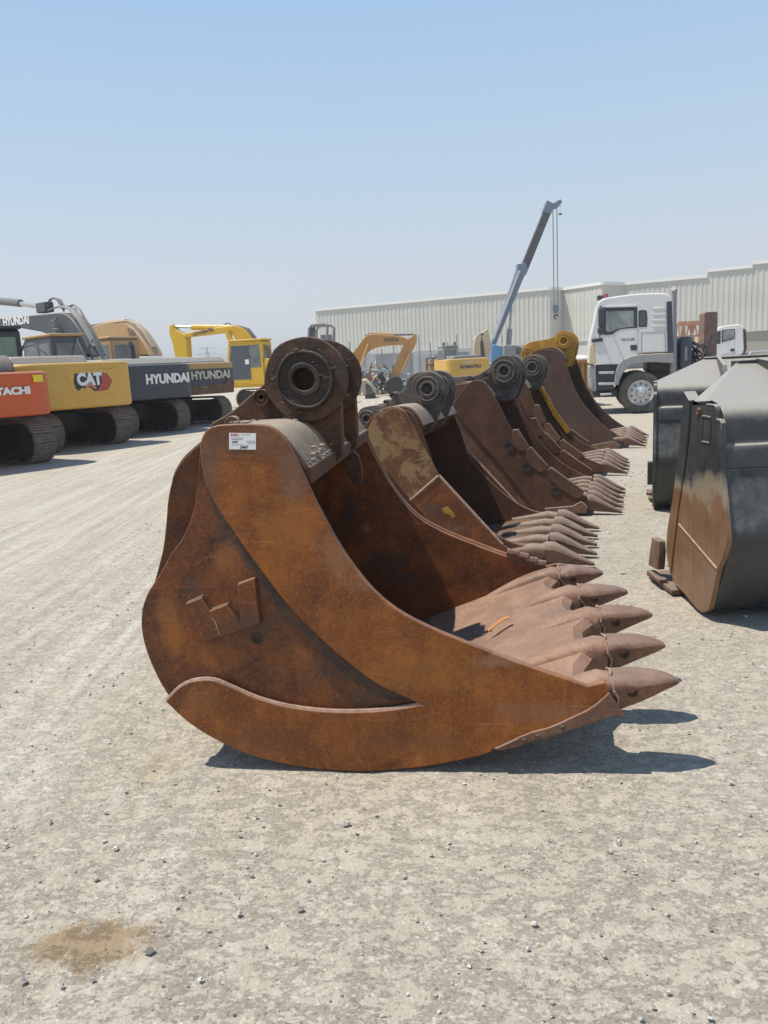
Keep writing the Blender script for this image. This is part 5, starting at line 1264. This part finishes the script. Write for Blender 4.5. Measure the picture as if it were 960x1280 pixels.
# rusty column, railing, lattice gantry piece
M['column_rust'] = rust('rusty_column', (.24, .15, .115), (.14, .085, .065), (.34, .235, .19), DUST, .3, seed=15, streak=.5, soot=.3)
FP = Frame(9.6, 23.5, 0)
p = FP.uz(880.5, 390); q = FP.uz(896, 445)
T = thing('steel_column', 'rusty brown steel column standing upright between the two white trucks', 'column', FP.O, 0)
MB().prism([(p[0], .02), (q[0], .02), (q[0], p[1]-.05), (q[0]-.05, p[1]), (p[0]+.05, p[1]), (p[0], p[1]-.05)], 0, .38).build('shaft', 'column_rust', T, bevel=.015, lump=.002)
MB().box(p[0]-.15, q[0]+.15, -.12, .5, .004, .03).build('base_plate', 'column_rust', T, bevel=.004)
FR = Frame(15, 29.0, 0)
T = thing('pipe_railing', 'pale pipe railing at the right edge beside the second white truck', 'railing', FR.O, 0)
a = FR.uz(934, 447); b = FR.uz(938, 440.5); c = FR.uz(990, 437)
MB().tube([(a[0], 0, 0), (a[0], 0, a[1]), (b[0], 0, b[1]), (c[0], 0, c[1]), (c[0], 0, 0)], .045, 10).build('top_rail', 'hub', T)
MB().tube([(a[0]+.02, 0, a[1]-.35), (c[0], 0, c[1]-.55)], .035, 8).build('mid_rail', 'hub', T)
for k in range(3):
    u = a[0] + (c[0]-a[0])*(k+1)/4; MB().cyl((u, 0, 0), (u, 0, b[1]), .035, n=8).build('post', 'hub', T)
M['crane_orange'] = paint('pale_orange_steel', (.60, .30, .17), .5, dirt_amt=.4)
FG = Frame(16, 42.0, 0)
T = thing('lattice_frame', 'pale orange lattice frame seen between the truck and the rusty column', 'frame', FG.O, 0)
a = FG.uz(848, 405); b = FG.uz(884, 403); c = FG.uz(848, 445); d_ = FG.uz(884, 443)
MB().box(a[0], b[0], 0, .15, a[1]-.12, a[1]+.12).build('top_beam', 'crane_orange', T)
mb = MB(); n = 5
for k in range(n):
    x0 = a[0]+(b[0]-a[0])*k/n; x1 = a[0]+(b[0]-a[0])*(k+1)/n; zm = (a[1]+c[1])/2
    mb.tube([(x0, .1, a[1]), ((x0+x1)/2, .1, zm), (x1, .1, a[1])], .05, 6)
mb.tube([(a[0], .1, zm), (b[0], .1, zm)], .06, 6)
for k in range(3):
    x = a[0]+.3+(b[0]-a[0]-.6)*k/2; mb.tube([(x, .1, 0), (x, .1, a[1])], .07, 6)
mb.build('lattice', 'crane_orange', T)
mb = MB()
for k in range(10):
    x = a[0]+(b[0]-a[0])*random.uniform(.35, 1); z = random.uniform(1.0, 2.2); mb.box(x-.25, x+.25, -.4, 0, z-.15, z+.15, Matrix.Translation((0, 0, 0)))
mb.build('loose_bracket', 'cream', T, lump=.1)

# orange skip with white bags behind the farthest bucket
FK = Frame(6.2, 24.2, 0)
T = thing('steel_skip', 'faded orange ribbed steel skip behind the yellow-eared bucket', 'skip', FK.O, 0)
a = FK.uz(708, 452); b = FK.uz(742, 450)
MB().box(a[0], b[0], 0, 2.2, .12, a[1]).build('skip_box', 'arm_orange', T, bevel=.02)
mb = MB(); n = 5
for k in range(n+1):
    x = a[0]+.04+(b[0]-a[0]-.08)*k/n; mb.box(x-.035, x+.035, -.06, .0, .1, a[1]-.05)
mb.box(a[0]-.02, b[0]+.02, -.08, .02, a[1]-.06, a[1]+.04); mb.box(a[0]-.02, b[0]+.02, -.08, .02, .08, .18)
mb.build('rib', 'arm_orange', T, bevel=.008)
M['bag'] = plain('white_bag', (.66, .66, .62), .8)
bg_ = MB()
for k in range(5):
    x = a[0]+.3+(b[0]-a[0]-.5)*k/4; rings = []
    for q in range(6):
        t_ = q/5; rr = .26*sin(pi*(.12+.8*t_))
        rings.append([(x+rr*cos(2*pi*j/12)*1.1, .45+rr*sin(2*pi*j/12), a[1]-.1+.28*t_) for j in range(12)])
    bg_.loft(rings)
o = bg_.build('rubbish_bags', 'bag', None, lump=.05, lscale=5, Mx=Matrix.Translation(FK.O)); o['kind'] = 'stuff'; o['label'] = 'white bags heaped on top of the orange skip'; o['category'] = 'bags'

# ------------------------------------------------------------------ warehouse
def clad_mat():
    m, nt, b = nmat('pale_cladding'); g = G(nt)
    n = g.noise(g.mapping((.12, .12, .5)), 1.0, 5, .6); st = g.noise(g.mapping((1.6, 1.6, .05)), 1.0, 4, .6)
    c = g.mix(g.ramp(n, [(.3, 0.0), (.7, 1.0)]), (.53, .53, .48), (.60, .595, .54))
    c = g.mix(g.math('MULTIPLY', g.ramp(st, [(.45, 0.0), (.7, 1.0)]), .25), c, (.42, .43, .40))
    g.l(c, b.inputs['Base Color']); b.inputs['Roughness'].default_value = .6
    return m
M['clad'] = clad_mat(); M['trim_white'] = plain('white_parapet', (.80, .80, .78), .5); M['lowwall'] = plain('white_block_wall', (.56, .56, .55), .8); M['lowwall2'] = plain('dusty_block_wall', (.36, .34, .30), .85); M['roofm'] = plain('roof_sheet', (.5, .5, .5), .6)
T = thing('warehouse', 'long pale grey corrugated warehouse with white parapet across the background', 'warehouse')
def at_h(px, z, Y):   # world x for a column of the picture at depth Y
    d = ray(px, 450); return d.x/d.y*Y
HZ = 8.45
C0 = [(-6.9, 95.6, HZ), (18.3, 82.9, HZ), (20.0, 84.6, HZ), (23.0, 80.3, HZ), (25.7, 82.0, HZ), (32.7, 78.3, HZ)]
C1 = [(32.7, 78.3, HZ+.5), (36.2, 76.4, HZ+.5)]
C2 = [(36.2, 76.4, HZ+.8), (62, 63.5, HZ+.8)]
ZB = 3.1
def corr(p, q, z0, z1, name, mat, depth=.04, pitch=.5):
    p, q = Vector((p[0], p[1], 0)), Vector((q[0], q[1], 0)); d = q-p; L = d.length; d.normalize(); nrm = Vector((d.y, -d.x, 0))
    pts = []; s_ = 0
    while s_ < L:
        for f, o_ in ((0, 0), (.5, 0), (.6, 1), (.9, 1)):
            t = s_ + f*pitch
            if t <= L: pts.append(p + d*t + nrm*(depth*o_))
        s_ += pitch
    pts.append(q)
    vs = [(v.x, v.y, z0) for v in pts] + [(v.x, v.y, z1) for v in pts]; n = len(pts)
    bk = [v - nrm*.2 for v in (p, q)]
    return MB().add(vs, [[i, i+1, n+i+1, n+i] for i in range(n-1)]).build(name, mat, T, angle=10)
def slab(p, q, z0, z1, out, name, mat, th=.25):
    p, q = Vector((p[0], p[1], 0)), Vector((q[0], q[1], 0)); d = (q-p).normalized(); nrm = Vector((d.y, -d.x, 0))
    pts = [p+nrm*out, q+nrm*out, q+nrm*(out-th), p+nrm*(out-th)]
    return MB().prism([(v.x, v.y) for v in pts], z0, z1, 'z').build(name, mat, T)
for chain in (C0, C1, C2):
    for a, b in zip(chain[:-1], chain[1:]):
        corr(a, b, ZB, a[2], 'wall', 'clad')
        slab(a, b, a[2]-.02, a[2]+.28, .16, 'parapet', 'trim_white')
        slab(a, b, 0, ZB, -.12 if a[0] > 24 else -.05, 'lower_wall', 'lowwall2' if a[0] > 24 else 'lowwall', th=.3)
        slab(a, b, ZB-.08, ZB+.02, .10, 'flashing', 'roofm', th=.3)
corr((-2.9, 104), C0[0], 0, HZ, 'wall', 'clad'); slab((-2.9, 104), C0[0], HZ-.02, HZ+.28, .16, 'parapet', 'trim_white')
MB().prism([(-2.9, 104), (-6.7, 95.8), (18.3, 83.2), (20.0, 84.9), (23, 80.7), (25.7, 82.4), (62, 64), (80, 100), (20, 130)], HZ-.6, HZ-.5, 'z').build('roof', 'roofm', T)

# ------------------------------------------------------------------ blue mobile crane
M['crane_blue'] = paint('light_blue_crane_paint', (.15, .21, .30), .5, (.34, .36, .37), .5, chips=(.12, .12, .13))
M['crane_blue2'] = paint('bright_blue_paint', (.14, .35, .62), .45, dirt_amt=.3)
M['crane_brown'] = rust('brown_inner_boom', (.10, .09, .10), (.06, .055, .065), (.22, .20, .21), None, 0, streak=.3)
FX = Frame(8.4, 60.0, 0)
T = thing('mobile_crane', 'pale blue mobile crane, boom raised high in front of the warehouse', 'crane', FX.O, 0)
def xp(px, w0, w1, mat, name, parent=None, bevel=.02): return MB().prism(FX.tr(px), w0, w1).build(name, mat, parent or T, bevel=bevel)
cx = lambda pts: [(560+x/5.82, 230+y/5.82) for x, y in pts]
b1 = xp(cx([(305, 1180), (330, 1200), (550, 672), (505, 600)]) , -.35, .35, 'crane_blue', 'lower_boom')
xp(cx([(500, 585), (560, 580), (575, 625), (548, 680), (495, 650)]), -.4, .4, 'crane_blue', 'boom_collar')
xp(cx([(535, 585), (565, 660), (745, 215), (690, 205)]), -.24, .24, 'crane_brown', 'upper_boom')
hd = xp(cx([(685, 205), (745, 222), (760, 175), (790, 180), (825, 135), (810, 115), (760, 145), (715, 122), (700, 160)]), -.3, .3, 'crane_blue', 'boom_head')
ln = [cx([p])[0] for p in ((330, 1130), (520, 630))]
tube_px(T, FX, ln, .09, 'hub', 'boom_cable', w=-.4, n=6)
tube_px(T, FX, cx([(395, 1150), (420, 1080)]) , .01, 'hub', 'boom_cable', w=-.4, n=4)
tube_px(T, FX, cx([(440, 1195), (450, 1055)]), .2, 'truck_grey', 'lift_cylinder', w=0); tube_px(T, FX, cx([(450, 1055), (463, 890)]), .11, 'hub', 'cylinder_rod', w=0)
for x0, x1 in ((763, 772), (792, 799)):
    tube_px(T, FX, cx([(x0, 185), (x1, 890 if x0 > 780 else 880)]), .035, 'truck_grey', 'hoist_rope', w=.1, n=6)
hb = xp(cx([(768, 880), (800, 880), (805, 910), (793, 940), (775, 940), (768, 910)]), -.1, .3, 'crane_blue', 'hook_block')
q = cx([(785, 940)])[0]; hk = []
for k in range(11):
    a = -pi*.5 + k*1.5*pi/10; hk.append((q[0]+2.2*cos(a+pi*.5)+.2, q[1]+4.5-2.6*sin(a+pi*.5)))
tube_px(T, FX, hk, .07, 'hookm', 'hook', w=.1, n=8)
q = cx([(815, 145), (817, 215)]); tube_px(T, FX, q, .012, 'truck_grey', 'limit_rope', w=.1, n=4)
q = cx([(817, 219)])[0]; u_, z_ = FX.uz(*q, .1); MB().cyl((u_-.12, .1, z_), (u_+.12, .1, z_), .06, n=8).build('limit_weight', 'trim_black', T)
# superstructure and carrier
xp([(612, 433), (616, 431), (634, 436), (636, 452), (612, 452)], -.9, .9, 'crane_blue2', 'turntable')
cb = xp([(626, 432), (640, 431.5), (648, 434), (652, 442), (652, 456), (626, 456)], -1.4, -.4, 'truck_grey', 'operator_cab', None, .05)
MB().prism(FX.tr([(641, 434), (647, 436), (650, 443), (641, 443)]), -1.43, -1.41).build('window', 'dark_glass', cb)
MB().box(-2.2, 6.0, -1.2, 1.2, .8, 1.35).build('carrier', 'crane_blue2', T, bevel=.05)
for k in range(4): wheel(T, -1.2+1.7*k, .55, .55, -1.35, -1.0); wheel(T, -1.2+1.7*k, .55, .55, 1.0, 1.35)

# ------------------------------------------------------------------ things in front of the warehouse
M['sheet'] = plain('grey_sheet', (.36, .37, .37), .7); M['rackm'] = rust('rack_steel', (.34, .24, .17), (.2, .13, .09), (.45, .34, .25), None, 0, scale=.5)
FS = Frame(2.0, 62.0, 0)
T = thing('sheet_fence', 'grey sheet metal fence with thin upright rods behind the scrap heap', 'fence', FS.O, 0)
for k in range(11):
    x0 = -8 + k*1.5 + random.uniform(-.1, .1)
    MB().box(x0, x0+1.42, random.uniform(0, .1), .16, 0, 2.3+random.uniform(-.35, .35)).build('sheet_panel', 'sheet' if k % 3 else 'lowwall', T)
for k in range(16):
    x0 = -8 + k*1.05 + random.uniform(-.3, .3); MB().cyl((x0, -.1, 0), (x0, -.1, random.uniform(2.6, 4.0)), .045, n=6).build('rod', 'truck_grey', T)
FQ = Frame(6.6, 57.0, 0)
T = thing('pipe_rack', 'rusty pipe rack stacked with orange frames left of the faded yellow excavator', 'rack', FQ.O, 0)
a = FQ.uz(534, 448); b = FQ.uz(572, 446); c = FQ.uz(558, 432); d_ = FQ.uz(570, 432)
mb = MB()
for x in [a[0]+(b[0]-a[0])*k/5 for k in range(6)]:
    for y in (0, 1.4): mb.box(x-.05, x+.05, y, y+.1, 0, a[1])
for z in (a[1], a[1]-.5, .9): 
    for y in (0, 1.4): mb.box(a[0], b[0], y, y+.1, z-.05, z+.05)
mb.build('rack_frame', 'rackm', T)
mb = MB()
for x in (c[0], d_[0]): mb.box(x-.04, x+.04, 0, .08, 0, c[1])
for z in (c[1], c[1]-.6): mb.box(c[0], d_[0], 0, .08, z-.04, z+.04)
mb.build('upright_frame', 'sheet', T)
mb = MB()
for k in range(46):
    x = random.uniform(a[0]+.2, b[0]-.2); z = random.uniform(.9, a[1]-.1); an = random.uniform(-.9, .9); L = random.uniform(.2, .6)
    mb.tube([(x-L*cos(an), random.uniform(-.05, 1.3), z-L*sin(an)*.5), (x+L*cos(an), random.uniform(-.05, 1.3), z+L*sin(an)*.5)], random.uniform(.03, .08), 6)
mb.build('stacked_tube', 'arm_orange', T)
# scrap heap: a jumble nobody could count
def junk(name, label, x0, x1, y0, y1, hmax, n, mats, peak, seed):
    rnd = random.Random(seed)
    mbs = [MB() for _ in mats]
    for k in range(n):
        x = rnd.uniform(x0, x1); y = rnd.uniform(y0, y1)
        h = hmax*max(.12, 1 - abs((x-peak)/(x1-x0))*1.5)*rnd.uniform(.3, 1)
        z = h*rnd.random(); s_ = rnd.uniform(.08, .38)
        Mx = Matrix.Translation((x, y, max(z, s_*.4))) @ Matrix.Rotation(rnd.uniform(0, 6), 4, Vector((rnd.random(), rnd.random(), rnd.random()+.01)).normalized())
        mb = rnd.choice(mbs); kind = rnd.random()
        if kind < .4: mb.box(-s_, s_, -s_*.6, s_*.6, -s_*.25, s_*.25, Mx, taper=.02)
        elif kind < .7:
            v0 = len(mb.v); mb.tube([(-s_*1.6, 0, 0), (0, s_*.3, s_*.2), (s_*1.6, 0, 0)], .03+.03*rnd.random(), 6)
            mb.v[v0:] = [tuple(Mx @ Vector(p)) for p in mb.v[v0:]]
        else:
            p, f = rock(s_*.7); mb.add(p, f, Mx)
    objs = []
    vs = MB(); offs = []
    me = None
    for mb_, mt in zip(mbs, mats):
        o = mb_.build(name, mt, None, bevel=0, lump=.05, lscale=3); objs.append(o)
    base = objs[0]; tot = bpy.data.meshes.new(name); V = []; Fc = []; MI = []
    for i, o in enumerate(objs):
        b0 = len(V); V += [tuple(v.co) for v in o.data.vertices]; 
        for p in o.data.polygons: Fc.append([b0+q for q in p.vertices]); MI.append(i)
        tot.materials.append(o.data.materials[0])
    tot.from_pydata(V, [], Fc)
    for p, i in zip(tot.polygons, MI): p.material_index = i
    for o in objs: bpy.data.objects.remove(o)
    o = bpy.data.objects.new(name, tot); COL.objects.link(o); o['kind'] = 'stuff'; o['label'] = label; o['category'] = 'scrap'
    return o
M['j2'] = plain('junk_pale', (.45, .43, .39), .7); M['j3'] = plain('junk_rust', (.25, .14, .09), .8); M['j4'] = plain('junk_beige', (.52, .45, .33), .6); M['j5'] = plain('junk_blue', (.16, .24, .30), .6)
random.seed(21)
junk('scrap_heap', 'jumbled scrap metal heap under the orange excavator arm', -2.6, 5.0, 44, 49, 1.7, 750, ['j1', 'j2', 'j3', 'j4', 'j5'], 0, 3)
junk('scrap_heap', 'low line of scrap parts in front of the pale warehouse wall', 4.0, 12.0, 52, 56, 1.3, 300, ['j1', 'j2', 'j3', 'j4'], 6, 9)
FJ = Frame(-.75, 39.5, 0)
T = thing('wrecked_cab', 'crumpled beige vehicle cab lying by the scrap heap', 'wreck', FJ.O, 0)
wk = catmull(FJ.tr([(446, 478, 1), (452, 475), (458, 474), (466, 482), (470, 490), (468, 496), (458, 498, 1), (452, 490)]), True, 2)
wb = MB().prism(wk, 0, 1.3).build('body_shell', 'j4', T, bevel=.05, lump=.06, lscale=2)
MB().prism(FJ.tr([(457, 479), (463, 483), (466, 490), (458, 492)]), -.05, .02).build('window', 'dark_glass', wb)
MB().prism(FJ.tr([(456, 492), (468, 490), (470, 497), (457, 498.5)]), -.4, .6).build('bumper', 'j1', T, bevel=.03, lump=.04)

# pylon and wires far off on the left
M['pylon'] = plain('far_steel', (.34, .36, .39), .7)
FY = Frame(-66, 330, 0)
a = FY.uz(259, 452); t_ = FY.uz(259.5, 434)
cxp = FY.uz(259.5, 445)[0]
T = thing('pylon', 'distant lattice power pylon seen under the yellow boom', 'pylon', FY.O, 0)
mb = MB(); H0 = t_[1]
for s_ in (-1, 1): mb.tube([(cxp+s_*2.2, 0, 0), (cxp+s_*.6, 0, H0*.6), (cxp, 0, H0)], .16, 5)
for k in range(6):
    z0, z1 = H0*k/7, H0*(k+1)/7; w0 = 2.2-1.9*k/7; w1 = 2.2-1.9*(k+1)/7
    mb.tube([(cxp-w0, 0, z0), (cxp+w1, 0, z1)], .08, 4); mb.tube([(cxp+w0, 0, z0), (cxp-w1, 0, z1)], .08, 4)
mb.build('tower', 'pylon', T)
mb = MB()
for z, hw in ((H0*.95, 3.4), (H0*.78, 4.4), (H0*.62, 3.6)): mb.tube([(cxp-hw, 0, z), (cxp, 0, z+.5), (cxp+hw, 0, z)], .14, 4)
mb.build('cross_arm', 'pylon', T)
mb = MB()
for z, hw in ((H0*.95, 3.4), (H0*.78, 4.4)):
    for s_ in (-1, 1):
        pts = []
        for k in range(13):
            q = k/12; pts.append((cxp+s_*hw + 120*q, -60*q, z - 9*4*q*(1-q)*.5 + 5*q))
        mb.tube(pts, .05, 4)
mb.build('power_line', 'pylon', T)

# low dust-coloured wall along the far left edge of the yard
M['farwall'] = plain('far_block_wall', (.42, .40, .36), .85)
T = thing('boundary_wall', 'low dusty block wall closing the far side of the yard', 'wall', (0, 0, 0), 0)
for k in range(14):
    x0 = -150 + k*10.3; y0 = 150 - k*.6
    MB().box(x0, x0+10.2, y0, y0+.3, 0, 2.4).build('wall_panel', 'farwall', T)
    MB().box(x0-.15, x0+.15, y0-.08, y0+.4, 0, 2.6).build('post', 'farwall', T)

# ------------------------------------------------------------------ the dusty air
hm = bpy.data.materials.new('haze'); hm.use_nodes = True; hn = hm.node_tree; hn.nodes.clear()
ho = hn.nodes.new('ShaderNodeOutputMaterial'); hv = hn.nodes.new('ShaderNodeVolumePrincipled')
hv.inputs['Color'].default_value = (.93, .94, .95, 1); hv.inputs['Density'].default_value = .0011; hv.inputs['Anisotropy'].default_value = .3
hn.links.new(hv.outputs[0], ho.inputs['Volume']); M['haze'] = hm
o = MB().box(-1600, 1600, -80, 2600, -1.0, 24).build('haze', 'haze'); o['kind'] = 'stuff'; o['label'] = 'thin pale dust haze hanging over the whole yard'; o['category'] = 'haze'
o.display_type = 'WIRE'
